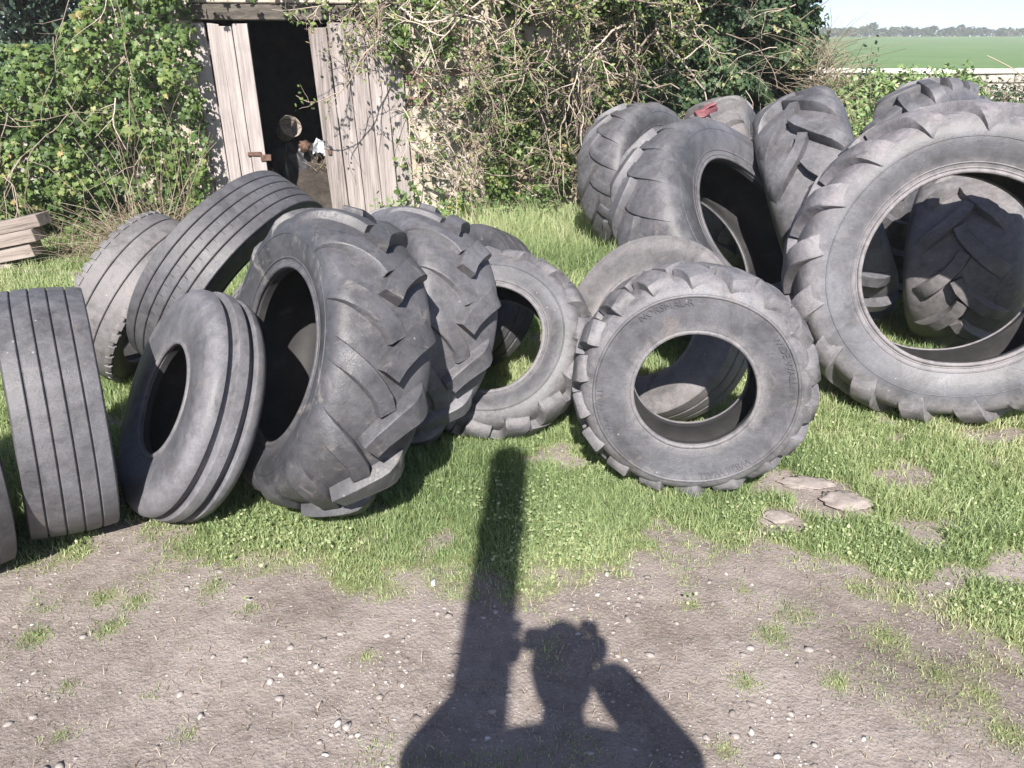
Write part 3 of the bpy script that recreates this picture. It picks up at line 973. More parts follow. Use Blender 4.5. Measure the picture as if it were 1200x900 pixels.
# exposed bricks where the render has fallen
M['brick'] = plain('old_brick', [(0.3, (0.15, 0.085, 0.066)), (0.6, (0.22, 0.14, 0.115)), (0.8, (0.32, 0.26, 0.22))], 16, 0.92, bstr=0.6)
ub = u_of_px(505, 1.3)
for r_i in range(4):
    for c_i in range(2 + (r_i % 2)):
        if rng.random() < .4: continue
        u0 = ub - .22 + c_i * .228 - (.11 if r_i % 2 else 0)
        wbox('brick', u0, u0 + .212, -.05, .012 + rng.uniform(0, .008), 1.05 + r_i * .077, 1.05 + r_i * .077 + .065, M['brick'], barn, .005, .002)
# rubble stones showing through the thin render
for k in range(34):
    u0 = rng.uniform(UD1 + .04, UD1 + .95)
    z0 = rng.uniform(0.05, 1.5)
    if abs(u0 - ub) < .35 and .95 < z0 < 1.5: continue
    wbox('stone', u0, u0 + rng.uniform(.08, .18), -.05, rng.uniform(.004, .016), z0, z0 + rng.uniform(.05, .10), M['stone'] if k % 3 else M['render'], barn, .014, .008)
# door leaves of upright planks
def leaf(u0, u1, n, lean, out, gap_side):
    lf = wbox('door_leaf', u0 + .01, u1 - .01, out - .062, out - .027, .22, .33, M['door'], barn, .004)
    for zz in (.95, 1.45):
        wbox('ledge', u0 + .01 + lean * zz, u1 - .01 + lean * zz, out - .062, out - .027, zz, zz + .11, M['door'], lf, .004)
    w = (u1 - u0) / n
    us = [u0 + w * k + (rng.normal(0, .008) if 0 < k < n else 0) for k in range(n + 1)]
    for k in range(n):
        wbox('plank', us[k] + .0025, us[k + 1] - .0025, out - .026 + rng.normal(0, .002), out + rng.normal(0, .003), .04 + rng.normal(0, .015), DOOR_H + rng.normal(-.012, .014), M['door'], lf, .003, .004, lean + rng.normal(0, .003))
    return lf


lf1 = leaf(UD0, UG0, 4, -.024, .03, 1)
lf2 = leaf(UG1, UD1 + .03, 5, -.045, .066, -1)
zl = 0.62
wbox('latch', UG0 - .16, UG0 - .045, .036, .046, zl + .03, zl + .062, M['rust'], lf1, .003, .002)
wbox('latch', UG0 - .055, UG0 + .03, .037, .045, zl - .012, zl + .036, M['rust'], lf1, .002, .004)
wbox('hasp', UG1 + .0, UG1 + .035, .069, .086, zl + .03, zl + .075, M['rust'], lf2, .004, .002)
wbox('hinge', UD0 + .002 - .03, UD0 + .02, .036, .045, 1.34, 1.38, M['rust'], lf1, .002)
# nails
bmn = bmesh.new()
bmesh.ops.create_icosphere(bmn, subdivisions=1, radius=.006)
nail_me = bpy.data.meshes.new('nail')
bmn.to_mesh(nail_me)
bmn.free()
nail_me.materials.append(M['rust'])

# ---- junk inside the doorway
def in_room(px, py, back):
    """point seen at a pixel on the plane `back` metres behind the wall face"""
    d = np.array(ray(px, py))
    o = np.array([0, 0, CAM_H])
    n3 = np.array([WNRM[0], WNRM[1], 0])
    w0 = wpt(0, -back, 0)
    t = ((w0 - o) @ n3) / (d @ n3)
    return o + d * t


def lump(name, center, size, mat, label, cat, seed, parent=None, sub=3, amp=.25, group=None, flat=None, fr=2.2):
    bmx = bmesh.new()
    bmesh.ops.create_icosphere(bmx, subdivisions=sub, radius=1)
    for v in bmx.verts:
        k = 1 + amp * noise.noise(v.co * fr + Vector((seed * 3.1, seed, 0))) + amp * .5 * noise.noise(v.co * fr * 2.6 + Vector((seed, 0, 5)))
        c = v.co * k
        v.co = Vector((c.x * size[0], c.y * size[1], max(c.z, flat if flat is not None else -9) * size[2]))
    me = bpy.data.meshes.new(name)
    bmx.to_mesh(me)
    bmx.free()
    me.shade_smooth()
    o = link(name, me, mat, parent, center)
    if label: tag(o, label, cat, group)
    return o


def lathe(name, prof, n, mat, parent=None, sharp=40):
    V, F = [], []
    for i in range(n):
        a = 2 * math.pi * i / n
        for r_, z in prof:
            V.append((r_ * math.cos(a), r_ * math.sin(a), z))
    k = len(prof)
    for i in range(n):
        j = (i + 1) % n
        for c in range(k - 1):
            F.append((i * k + c, j * k + c, j * k + c + 1, i * k + c + 1))
    return mesh_obj(name, V, F, mat, parent, None, sharp)


heap_c = in_room(375, 205, .95)
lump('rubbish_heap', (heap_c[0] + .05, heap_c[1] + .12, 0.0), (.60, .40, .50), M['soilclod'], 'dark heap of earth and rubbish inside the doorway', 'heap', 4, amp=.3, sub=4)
pc = in_room(337, 152, .95)
bk = empty('tin_bucket', pc, 'dented pale tin bucket tipped on its side inside the doorway', 'bucket')
w_ = lathe('shell', [(.002, -.085), (.075, -.085), (.085, -.08), (.105, .085), (.110, .09), (.106, .094), (.098, .085), (.078, -.07), (.002, -.072)], 28, M['bucket'], bk)
hd = link('handle', bpy.data.meshes.new('handle'), M['rust'], bk)
V, F = tube([(.11 * math.cos(a), .11 * math.sin(a) * .3, .09 + .06 * math.sin(a)) for a in np.linspace(0, math.pi, 14)], .004, .004, 6)
hd.data.from_pydata(V.tolist(), [], F.tolist())
bk.rotation_euler = (R_(62), R_(18), R_(30))
# pile of black bin sacks / cans carrying the bucket
p2 = in_room(352, 180, .92)
lump('rubbish_sack', (p2[0] - .06, p2[1] + .12, p2[2] - .12), (.24, .2, .24), M['black_plastic'], 'crumpled black rubbish sack under the tin bucket', 'sack', 9, amp=.35, sub=4, fr=3.2)
p3 = in_room(357, 172, .80)
lump('dark_can', tuple(p3), (.05, .05, .055), M['rust'], 'small battered pot beside the white plastic scrap', 'pot', 12, amp=.5, sub=3)
p4 = in_room(377, 174, .78)
bmx = bmesh.new()
bmesh.ops.create_grid(bmx, x_segments=9, y_segments=9, size=.09)
for v in bmx.verts:
    v.co.z = .09 * noise.noise(v.co * 14) + .05 * noise.noise(v.co * 31)
    v.co.y *= .8 + .5 * noise.noise(v.co * 11 + Vector((7, 1, 2)))
    v.co.x *= .9 + .5 * noise.noise(v.co * 9 + Vector((3, 1, 2)))
bmesh.ops.solidify(bmx, geom=list(bmx.faces), thickness=.002)
me = bpy.data.meshes.new('plastic_scrap')
bmx.to_mesh(me)
bmx.free()
o = tag(link('plastic_scrap', me, M['white_bag'], None, tuple(p4)), 'crumpled white plastic scrap on the heap inside the doorway', 'plastic')
o.rotation_euler = (R_(60), R_(10), R_(35))
pts_ = stems(26, lambda: in_room(375 + rng.normal(0, 9), 192 + rng.normal(0, 4), .72), (.08, .2), rng, .9, .0025, .8)
o = cloud_obj('dead_stalks', pts_, M['straw'])
tag(o, 'dead brown stalks strewn on the heap inside the doorway', 'stalks')

# ---- planks at the left edge
def plank_px(px0, py0, px1, py1, Y, th, dep, label, rz):
    a, c = at_y(px0, py0, Y), at_y(px1, py1, Y)
    L = (c - a).length
    bmx = bmesh.new()
    bmesh.ops.create_cube(bmx, size=1)
    for v in bmx.verts:
        v.co = Vector((v.co.x * L, v.co.y * dep, v.co.z * th))
    bmesh.ops.subdivide_edges(bmx, edges=[e for e in bmx.edges if abs((e.verts[0].co - e.verts[1].co).x) > L * .5], cuts=5)
    for v in bmx.verts:
        v.co.z += .006 * noise.noise(v.co * 4 + Vector((py0, 0, 0)))
        v.co.y += .006 * noise.noise(v.co * 5 + Vector((0, py0, 0)))
    bmesh.ops.bevel(bmx, geom=[e for e in bmx.edges if len(e.link_faces) == 2 and e.calc_face_angle(0) > .6], offset=.004, segments=1, affect='EDGES')
    me = bpy.data.meshes.new('plank')
    bmx.to_mesh(me)
    bmx.free()
    o = tag(link('plank', me, M['plank']), label, 'plank', 'planks stacked by the ivy hedge')
    o.location = (a + c) / 2
    dv = c - a
    o.rotation_euler = (0, -math.asin(dv.z / L), math.atan2(dv.y, dv.x) + rz)
    return o


plank_px(-170, 303, 52, 256, 5.85, .088, .17, 'top plank of the small stack by the ivy hedge', 0)
plank_px(-170, 318, 46, 273, 5.82, .092, .16, 'middle plank of the small stack by the ivy hedge', 0)
plank_px(-170, 334, 44, 290, 5.84, .10, .15, 'thick bottom plank of the small stack by the ivy hedge', 0)
for (px, py, lab) in ((-120, 334, 'short timber block under the plank stack away from the dry stalks'), (10, 306, 'short timber block under the plank ends beside the dry stalks')):
    g = at_y(px, py, 5.85)
    bmx = bmesh.new()
    bmesh.ops.create_cube(bmx, size=1)
    zt = g.z
    for v in bmx.verts:
        v.co = Vector((v.co.x * .14, v.co.y * .2, v.co.z * zt))
    bmesh.ops.bevel(bmx, geom=list(bmx.edges), offset=.012, segments=2, affect='EDGES')
    me = bpy.data.meshes.new('bearer_block')
    bmx.to_mesh(me)
    bmx.free()
    tag(link('bearer_block', me, M['plank'], None, (g.x, 5.86, zt / 2 - .01)), lab, 'block', 'blocks under the plank stack')

# ---- ivy hedge on the left: over an old garden wall
HW = lambda x: np.interp(x, [-9, -5.5, -3.35], [6.6, 6.75, 6.93])


def htop(x):
    return np.interp(x, [-9, -4.3, -3.75, -3.45, -3.25, -2.9, -2.3], [1.42, 1.47, 1.48, 1.68, 1.86, 2.2, 2.3])


gw = empty('garden_wall', (-6.2, 6.9, 0), 'old rubble garden wall buried under the ivy hedge', 'wall')
V, F = [], []
xs = np.linspace(-9, -3.36, 20)
for x in xs:
    y = float(HW(x))
    zt = float(htop(x)) - .22
    V += [(x + 6.2, y - 6.9 + .02, -.05), (x + 6.2, y - 6.9 + .02, zt), (x + 6.2, y - 6.9 + .4, zt), (x + 6.2, y - 6.9 + .4, -.05)]
for i in range(len(xs) - 1):
    a = i * 4
    for j in range(4):
        F.append((a + j, a + (j + 1) % 4, a + 4 + (j + 1) % 4, a + 4 + j))
F += [(3, 2, 1, 0), tuple(len(V) - 4 + j for j in range(4))]
mesh_obj('masonry', V, F, M['stone'], gw)


def ivy_sheet(n, x0, x1, zf, depth, rg, wallf, size, dens=None, rbase=.5, zlo=0.0, clump=2.6, seed=30, droop=.8):
    """leaves in a lumpy sheet in front of a wall; returns leaf tuple"""
    P, N, Sz, A = [], [], [], []
    while len(P) < n:
        x = rg.uniform(x0, x1)
        zt = zf(x)
        z = rg.uniform(zlo, zt + .06)
        b1 = noise.noise(Vector((x * clump, z * clump, seed)))
        b2 = noise.noise(Vector((x * clump * 2.3, z * clump * 2.3, seed + 9)))
        if dens is not None and rg.random() > dens(x, z, b1, b2): continue
        bulge = depth * (0.55 + .55 * b1 + .35 * b2)
        edge = max(0.0, (z - zt + .25) / .25)
        o = max(.02, bulge * (1 - .55 * edge)) - abs(rg.normal(0, depth * .22)) + rg.normal(0, .015)
        y = wallf(x) - o
        P.append((x, y, z))
        g1 = noise.noise(Vector(((x + .05) * clump, z * clump, seed))) - b1
        g2 = noise.noise(Vector((x * clump, (z + .05) * clump, seed))) - b1
        N.append((-g1 * 6 * depth, -1.0, -g2 * 6 * depth + .45 + edge))
        Sz.append(rg.uniform(*size) * (1 + .25 * b2))
        A.append(np.clip(rbase + .35 * b1 + .22 * b2 + rg.normal(0, .17), 0, 1))
    return leaves(np.array(P), np.array(N), np.array(Sz), np.array(A), down=droop, rg=rg)


r1 = np.random.default_rng(41)
hedge = empty('ivy_hedge', (-4.5, 6.5, 0), 'thick glossy green ivy hedge to the left of the door', 'ivy')
cloud_obj('foliage', ivy_sheet(25000, -7.4, -2.50, htop, .52, r1, HW, (.026, .060), dens=lambda x, z, a, b: 1 if (a + .6 * b) > -.42 - .2 * (z < .3) else .25), M['ivy'], hedge, (-4.5, 6.5, 0))
st = []
for _ in range(46):
    x = r1.uniform(-6.3, -2.7)
    z = r1.uniform(.5, float(htop(x)))
    branch(st, (x, float(HW(x)) - r1.uniform(.25, .5), z), (r1.normal(0, .7), -.25, r1.normal(0, .8)), r1.uniform(.4, 1.0), r1.uniform(.003, .006), 1, r1, -.15, .3, nsub=3)
V, F, A = join(st)
link('stems', tri_mesh('stems', V - np.array([-4.5, 6.5, 0]), F, {'rnd': A}), M['twig'], hedge)
# pale brown upright stem up the hedge beside the door
# dry stalks tangled at the hedge foot
dc = at_y(150, 235, 6.05)


def dry_origin():
    return np.array([dc.x + r1.normal(.05, .33), 6.12 + r1.normal(0, .14), max(0, r1.normal(0.0, .05))])


o = cloud_obj('dry_grass_clump', stems(560, dry_origin, (.2, .6), r1, .65, .0028, 1.0), M['straw'])
tag(o, 'tangle of dry straw-coloured stalks at the foot of the ivy hedge', 'dry grass')
o = cloud_obj('dry_bramble', stems(34, lambda: np.array([-2.72 + r1.normal(0, .18), 6.25 + r1.normal(0, .1), r1.uniform(0, .3)]), (.6, 1.15), r1, .22, .003, .3), M['straw'])
tag(o, 'thin dry upright stalks between the ivy hedge and the door', 'stalks')

# ---- ivy and bare twigs over the right part of the building
WALLF = lambda x: float(WA[1] + (x - WA[0]) * WD[1] / WD[0])
r2 = np.random.default_rng(52)
UX = lambda px, z: wpt(u_of_px(px, z), 0, z)[0]
xa, xb, xc = UX(470, 1.6), UX(560, .8), UX(730, 1.0)


def dens_mid(x, z, a, b):
    d = a + .7 * b
    lowleft = np.clip((xb + .15 - x) / .6, 0, 1)         # bare rendered wall beside the door
    need = -.15 + 1.1 * lowleft * np.clip((1.75 - z) / .5, 0, 1) + .25 * np.clip((.8 - z), 0, 1)
    return 1.0 if d > need else .10


mid = empty('wall_ivy', (.3, 7.2, 0), 'patchy green ivy climbing the rendered wall beside the door', 'ivy')
cloud_obj('foliage', [ivy_sheet(8500, xa - .1, xc + .5, lambda x: 2.35, .42, r2, WALLF, (.026, .062), dens=dens_mid, rbase=.45, seed=60, clump=2.2),
                      ivy_sheet(900, UD0 + WA[0] - .3, xc, lambda x: 2.4, .5, r2, WALLF, (.04, .07), dens=lambda x, z, a, b: 1 if a > -.1 else .2, rbase=.5, seed=64, zlo=1.86)], M['ivy'], mid, (.3, 7.2, 0))
st = []
for _ in range(60):
    x = r2.uniform(xa + .1, xc + .3)
    z = r2.uniform(.1, 2.0)
    branch(st, (x, WALLF(x) - r2.uniform(.03, .3), z), (r2.normal(0, .5), -.2, r2.normal(.2, .8)), r2.uniform(.35, .9), r2.uniform(.003, .007), 1, r2, -.05, .35, nsub=3)
V, F, A = join(st)
link('stems', tri_mesh('stems', V - np.array([.3, 7.2, 0]), F, {'rnd': A}), M['twig'], mid)
# brown dead leaves caught in the stems
cloud = ivy_sheet(1500, xb - .35, xc + .3, lambda x: 1.7, .22, r2, WALLF, (.02, .045), dens=lambda x, z, a, b: 1 if b > .05 else .1, rbase=.5, seed=71)
link('dead_leaves', tri_mesh('dead_leaves', cloud[0] - np.array([.3, 7.2, 0]), cloud[1], {'rnd': cloud[2]}), M['straw'], mid)

# bare twiggy shrub hanging over the wall top
def shrub(label, n, xr, zr, yoff, lens, rg, dirf, grav, rad=(.004, .011), nsub=5, depth=2, leafn=0, name='bare_shrub'):
    root = empty(name, ((xr[0] + xr[1]) / 2, 7.0, 0), label, 'shrub')
    org = np.array([(xr[0] + xr[1]) / 2, 7.0, 0])
    out = []
    for _ in range(n):
        x = rg.uniform(*xr)
        p = (x, WALLF(x) - rg.uniform(*yoff), rg.uniform(*zr))
        branch(out, p, dirf(), rg.uniform(*lens), rg.uniform(*rad), depth, rg, grav, .42, None, .8, nsub, .05)
    V, F, A = join(out)
    link('branches', tri_mesh('branches', V - org, F, {'rnd': A}), M['twig'], root)
    if leafn:
        k = rg.integers(0, len(V), leafn)
        P = V[k] + rg.normal(0, .025, (leafn, 3))
        L = leaves(P, np.tile([0, -.8, .6], (leafn, 1)), rg.uniform(.02, .045, leafn), np.clip(rg.normal(.72, .18, leafn), 0, 1), OVAL_T, OVAL_F, .2, .7, rg)
        link('foliage', tri_mesh('foliage', L[0] - org, L[1], {'rnd': L[2]}), M['ivy'], root)
    return root


r3 = np.random.default_rng(63)
shrub('bare tangled shrub with pale twigs hanging over the wall top', 30, (UX(455, 1.8), UX(820, 1.8)), (1.5, 2.2), (.3, .7), (.5, 1.1), r3, lambda: (r3.normal(.1, .9), -.45, r3.normal(-.15, .5)), -.12, (.006, .015), nsub=4, leafn=1800)
shrub('bundle of dead pale twigs trailing down beside the leaning tyre', 17, (UX(655, 1.3), UX(700, 1.3)), (.95, 1.6), (.45, .75), (.5, .95), r3, lambda: (r3.normal(.12, .3), -.12, -.9), -.4, (.004, .009), nsub=4)
shrub('leafless branches spreading over the door top', 9, (UX(330, 1.8), UX(470, 1.8)), (1.72, 1.95), (.12, .35), (.4, .8), r3, lambda: (r3.normal(-.2, .8), -.2, r3.normal(-.1, .25)), -.05, (.004, .008), nsub=4, leafn=400)

shrub('mass of tan bare twigs hanging down the wall between the door and the heap', 40, (UX(470, 1.4), UX(690, 1.2)), (.7, 1.75), (.25, .55), (.35, .8), r3, lambda: (r3.normal(.1, .6), -.25, r3.normal(-.45, .45)), -.25, (.003, .008), nsub=4, leafn=900)
# boughs reaching out over the heap from the wall top, shading the bush and the tyres under it
shrub('leafy boughs reaching out over the tyres from the top of the dark bush', 15, (.35, 1.75), (2.0, 2.45), (.2, .6), (.9, 1.5), r3, lambda: (r3.normal(-.12, .22), -1, r3.normal(.02, .10)), .0, (.008, .016), nsub=5, leafn=7000, name='overhanging_bough')
# dark dense ivy bush over the right end of the building
r4 = np.random.default_rng(74)
xd0, xd1 = UX(735, 1.4), WB[0] + .02
bush = empty('dark_ivy_bush', (2.1, 7.3, 0), 'dense dark ivy bush swallowing the right end of the building', 'bush')


def dark_top(x):
    return 2.6


cl = [ivy_sheet(17500, xd0, xd1 + .14, dark_top, .62, r4, WALLF, (.028, .058), dens=lambda x, z, a, b: 1 if a + .5 * b > -.45 else .3, rbase=.48, seed=80, clump=2.4, zlo=.25)]
# wrap round the end of the wall
n = 3600
zz = r4.uniform(.3, 2.6, n)
yy = r4.uniform(7.3, 8.3, n)
bb = np.array([noise.noise(Vector((y * 2.4, z * 2.4, 90))) for y, z in zip(yy, zz)])
P = np.stack([xd1 + .12 + .16 * bb - np.abs(r4.normal(0, .05, n)), yy, zz], 1)
cl.append(leaves(P, np.tile([1, -.5, .4], (n, 1)), r4.uniform(.03, .06, n), np.clip(.45 + .3 * bb + r4.normal(0, .16, n), 0, 1), rg=r4))
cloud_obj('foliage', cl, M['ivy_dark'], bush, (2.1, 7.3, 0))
st = []
for _ in range(40):
    x = r4.uniform(xd0, xd1)
    branch(st, (x, WALLF(x) - r4.uniform(.2, .55), r4.uniform(1.0, 2.3)), (r4.normal(0, .7), -.3, r4.normal(0, .5)), r4.uniform(.3, .7), r4.uniform(.003, .006), 1, r4, -.1, .35, nsub=3)
V, F, A = join(st)
link('stems', tri_mesh('stems', V - np.array([2.1, 7.3, 0]), F, {'rnd': A}), M['twig'], bush)
# straw-coloured dead creeper on the wall end
re_x = xd1 + .10
o = cloud_obj('dead_creeper', stems(900, lambda: np.array([re_x + r4.normal(.05, .09), 7.35 + r4.normal(0, .22), r4.uniform(.15, 1.45)]), (.15, .45), r4, .55, .003, 1.3), M['straw'])
tag(o, 'dead straw-coloured creeper hanging at the right end of the building', 'creeper')
# grey gable pier at the end of the building
pr_ = empty('gate_pier', (UX(920, 1.0) + .26, 8.6, 0), 'weathered grey stone pier past the right end of the building', 'pier')
for k in range(9):
    bmx = bmesh.new()
    bmesh.ops.create_cube(bmx, size=1)
    for v in bmx.verts:
        v.co = Vector((v.co.x * (.30 + rng.normal(0, .008)), v.co.y * .4, v.co.z * .172)) + Vector(rng.normal(0, .006, 3))
    bmesh.ops.bevel(bmx, geom=list(bmx.edges), offset=.014, segments=2, affect='EDGES')
    me = bpy.data.meshes.new('stone')
    bmx.to_mesh(me)
    bmx.free()
    link('stone', me, M['stone'], pr_, (rng.normal(0, .008), 0, .08 + k * .178))

# low plants and long grass at the wall foot
r5 = np.random.default_rng(85)
n = 2600
px_ = r5.uniform(-1.2, .75, n)
py_ = np.array([WALLF(x) for x in px_]) - np.abs(r5.normal(.2, .22, n))
pz_ = np.abs(r5.normal(.06, .10, n)) * np.clip(1.3 - .8 * (np.array([WALLF(x) for x in px_]) - py_), .2, 1)
L = leaves(np.stack([px_, py_, pz_], 1), np.tile([0, -.6, .8], (n, 1)), r5.uniform(.03, .06, n), np.clip(r5.normal(.55, .2, n), 0, 1), OVAL_T, OVAL_F, .1, .6, r5)
me = tri_mesh('ground_cover', L[0], L[1], {'rnd': L[2]})
tag(link('ground_cover', me, M['ground_plant']), 'low leafy weeds growing along the foot of the wall', 'weeds', kind='stuff')

# ---- grass blades, one object
def grid_val(A, x, y):
    i = np.clip(np.searchsorted(gx, x) - 1, 0, nx_ - 2)
    j = np.clip(np.searchsorted(gy, y) - 1, 0, ny_ - 2)
    fx_ = np.clip((x - gx[i]) / (gx[i + 1] - gx[i]), 0, 1)
    fy_ = np.clip((y - gy[j]) / (gy[j + 1] - gy[j]), 0, 1)
    return (A[j, i] * (1 - fx_) + A[j, i + 1] * fx_) * (1 - fy_) + (A[j + 1, i] * (1 - fx_) + A[j + 1, i + 1] * fx_) * fy_


def blades(x, y, hgt, wid, rg, lean=.55, rnd=None, z0=None):
    n = len(x)
    z = (grid_val(gz, x, y) if z0 is None else z0) - .004
    a = rg.uniform(0, 2 * math.pi, n)
    ln = np.abs(rg.normal(0, lean, n)) + .08
    dx, dy = np.cos(a) * ln, np.sin(a) * ln
    b_ = rg.uniform(0, 2 * math.pi, n)
    sx, sy = np.cos(b_) * wid * .5, np.sin(b_) * wid * .5
    k = 1 / np.sqrt(1 + ln ** 2)
    V = np.zeros((n, 5, 3), np.float32)
    mx, my, mz = x + dx * hgt * .42 * k, y + dy * hgt * .42 * k, z + hgt * .62 * k
    tx, ty, tz = x + dx * hgt * 1.05 * k, y + dy * hgt * 1.05 * k, z + hgt * (1.0 - .18 * ln) * k
    V[:, 0] = np.stack([x - sx, y - sy, z], 1)
    V[:, 1] = np.stack([x + sx, y + sy, z], 1)
    V[:, 2] = np.stack([mx + sx * .8, my + sy * .8, mz], 1)
    V[:, 3] = np.stack([mx - sx * .8, my - sy * .8, mz], 1)
    V[:, 4] = np.stack([tx, ty, tz], 1)
    T = np.array([(0, 1, 2), (0, 2, 3), (3, 2, 4)])
    F = (T[None] + (np.arange(n) * 5)[:, None, None]).reshape(-1, 3)
    return V.reshape(-1, 3), F, np.repeat(rnd, 5)


r6 = np.random.default_rng(96)
N0 = 680000
d_ = 1.15 * (7.2 / 1.15) ** r6.random(N0)            # more blades close by
az = r6.uniform(-.72, .76, N0)
x_, y_ = d_ * np.tan(az), d_
m_ = grid_val(gm, x_, y_)
keep = (r6.random(N0) < m_ ** 1.3 * np.clip(.45 + .2 * d_, 0, 1)) & (np.abs(x_) < 5)
x_, y_, m_ = x_[keep], y_[keep], m_[keep]
hn = nz(x_[::1], y_[::1], 2.6, 33)
ex = y_ - edge_y(x_)
hg = (.022 + .024 * np.clip(ex / .5, 0, 1) + .045 * np.clip(hn, 0, 1) * np.clip(ex / .3, 0, 1) + .030 * np.clip((y_ - 2.5) / 1.5, 0, 1)) * r6.uniform(.55, 1.35, len(x_)) * (.55 + .45 * m_)
far = np.clip((y_ - 4.6) / 1.0, 0, 1) * np.clip((x_ + .8) / .4, 0, 1) * np.clip((1.6 - x_) / .5, 0, 1)
hg = hg * (1 + 2.2 * far)
cn = nz(x_, y_, 1.7, 35)
rd = np.clip(.46 + .38 * cn + .18 * hn + r6.normal(0, .17, len(x_)) + .25 * (m_ < .6) * r6.random(len(x_)), 0, 1)
V, F, A = blades(x_, y_, hg, .0014 + .00072 * y_, r6, 1.05, rd)
print('blades', len(x_))
me = tri_mesh('grass', V, F, {'rnd': A})
tag(link('grass', me, M['grass']), 'short green grass growing between the tyres and the bare soil', 'grass', kind='stuff')
# coarser grass further off
n = 26000
x_ = r6.uniform(-6, 9, n)
y_ = r6.uniform(7.2, 15.5, n)
ok = (y_ > np.array([WALLF(x) for x in x_]) + .3) & (x_ > 2.6)
ok |= (x_ < -2.6) & (y_ < 7.0)
x_, y_ = x_[ok], y_[ok]
V, F, A = blades(x_, y_, r6.uniform(.06, .16, len(x_)), np.full(len(x_), .012), r6, .5, np.clip(r6.normal(.5, .2, len(x_)), 0, 1), np.zeros(len(x_)))
me = tri_mesh('rough_grass', V, F, {'rnd': A})
tag(link('rough_grass', me, M['grass']), 'rough grass on the ground behind the heap of tyres', 'grass', kind='stuff')

# clover and small broad weeds low in the grass
n = 60000
d_ = 1.5 * (6.0 / 1.5) ** r6.random(n)
az = r6.uniform(-.72, .76, n)
x_, y_ = d_ * np.tan(az), d_
keep = (r6.random(n) < 1.6 * grid_val(gm, x_, y_) - .7) & (nz(x_, y_, 2.3, 61) + .7 * nz(x_, y_, 7, 62) > .10) & (np.abs(x_) < 4.5)
x_, y_ = x_[keep], y_[keep]
n = len(x_)
L = leaves(np.stack([x_, y_, grid_val(gz, x_, y_) + r6.uniform(.006, .042, n)], 1), np.tile([0, -.25, 1], (n, 1)), r6.uniform(.006, .0135, n), np.clip(r6.normal(.5, .2, n), 0, 1), OVAL_T * [1.7, 1, 1], OVAL_F, .0, .45, r6)
me = tri_mesh('clover', L[0], L[1], {'rnd': L[2]})
tag(link('clover', me, M['grass']), 'clover and small weeds low among the grass', 'clover', kind='stuff')

# ---- pebbles, litter, stones
bmx = bmesh.new()
bmesh.ops.create_icosphere(bmx, subdivisions=1, radius=1)
bmx.verts.index_update()
ICO = np.array([v.co[:] for v in bmx.verts])
ICF = np.array([[v.index for v in f_.verts] for f_ in bmx.faces])
bmx.free()
n = 26000
d_ = 1.0 * (3.1 / 1.0) ** r6.random(n)
az = r6.uniform(-.74, .78, n)
x_, y_ = d_ * np.tan(az), d_
m_ = grid_val(gm, x_, y_)
cl_ = nz(x_, y_, 3.0, 44) + .6 * nz(x_, y_, 9, 45)
keep = (m_ < .3) & (r6.random(n) < np.clip(.28 + 1.2 * cl_, .05, .8))
x_, y_ = x_[keep], y_[keep]
n = len(x_)
sz = np.minimum(.0017 * r6.pareto(2.2, n) + .0013, .0115)
rot = r6.uniform(0, 2 * math.pi, n)
sc = np.stack([sz * r6.uniform(.8, 1.5, n), sz * r6.uniform(.7, 1.2, n), sz * r6.uniform(.32, .62, n)], 1)
jit = 1 + r6.normal(0, .26, (n, 12, 1))
V = ICO[None] * jit * sc[:, None]
c_, s_ = np.cos(rot)[:, None], np.sin(rot)[:, None]
V = np.stack([V[..., 0] * c_ - V[..., 1] * s_, V[..., 0] * s_ + V[..., 1] * c_, V[..., 2]], -1)
V += np.stack([x_, y_, grid_val(gz, x_, y_) + sz * .02], 1)[:, None]
F = (ICF[None] + (np.arange(n) * 12)[:, None, None]).reshape(-1, 3)
A = np.repeat(np.clip(r6.normal(.62, .27, n), 0, 1), 12)
me = tri_mesh('pebbles', V.reshape(-1, 3), F, {'rnd': A})
tag(link('pebbles', me, M['pebble']), 'pale pebbles and grit scattered over the bare soil', 'pebbles', kind='stuff')
# loose dead bits on the soil
n = 8000
d_ = 1.0 * (3.0) ** r6.random(n)
az = r6.uniform(-.74, .78, n)
x_, y_ = d_ * np.tan(az), d_
ok = grid_val(gm, x_, y_) < .6
x_, y_ = x_[ok], y_[ok]
n = len(x_)
V, F, A = blades(x_, y_, r6.uniform(.01, .045, n), np.full(n, .0022), r6, 3.5, r6.random(n))
V[:, 2] = np.clip(V[:, 2], None, .02)
me = tri_mesh('straw_litter', V, F, {'rnd': A})
tag(link('straw_litter', me, M['straw']), 'bits of dead straw lying on the bare soil', 'litter', kind='stuff')
# bigger stones by the lettered tyre
for (px, py, s3, lab, sd) in ((990, 588, (.085, .07, .016), 'flat pale boulder half sunk in the grass right of the lettered tyre', 3), (912, 606, (.05, .04, .008), 'small pale stone in the worn patch before the lettered tyre', 5), (944, 566, (.10, .05, .007), 'thin buff slab of stone at the foot of the lettered tyre', 7)):
    g = on_ground(px, py)
    lump('boulder', (g.x, g.y, .004), s3, M['palestone'], lab, 'stone', sd, amp=.35, sub=4, fr=1.6)
g = on_ground(508, 685)
lump('plastic_scrap', (g.x, g.y, .008), (.007, .015, .004), M['white_bag'], 'tiny pale blue-white scrap lying where grass meets soil', 'plastic', 21, amp=.6, sub=3)
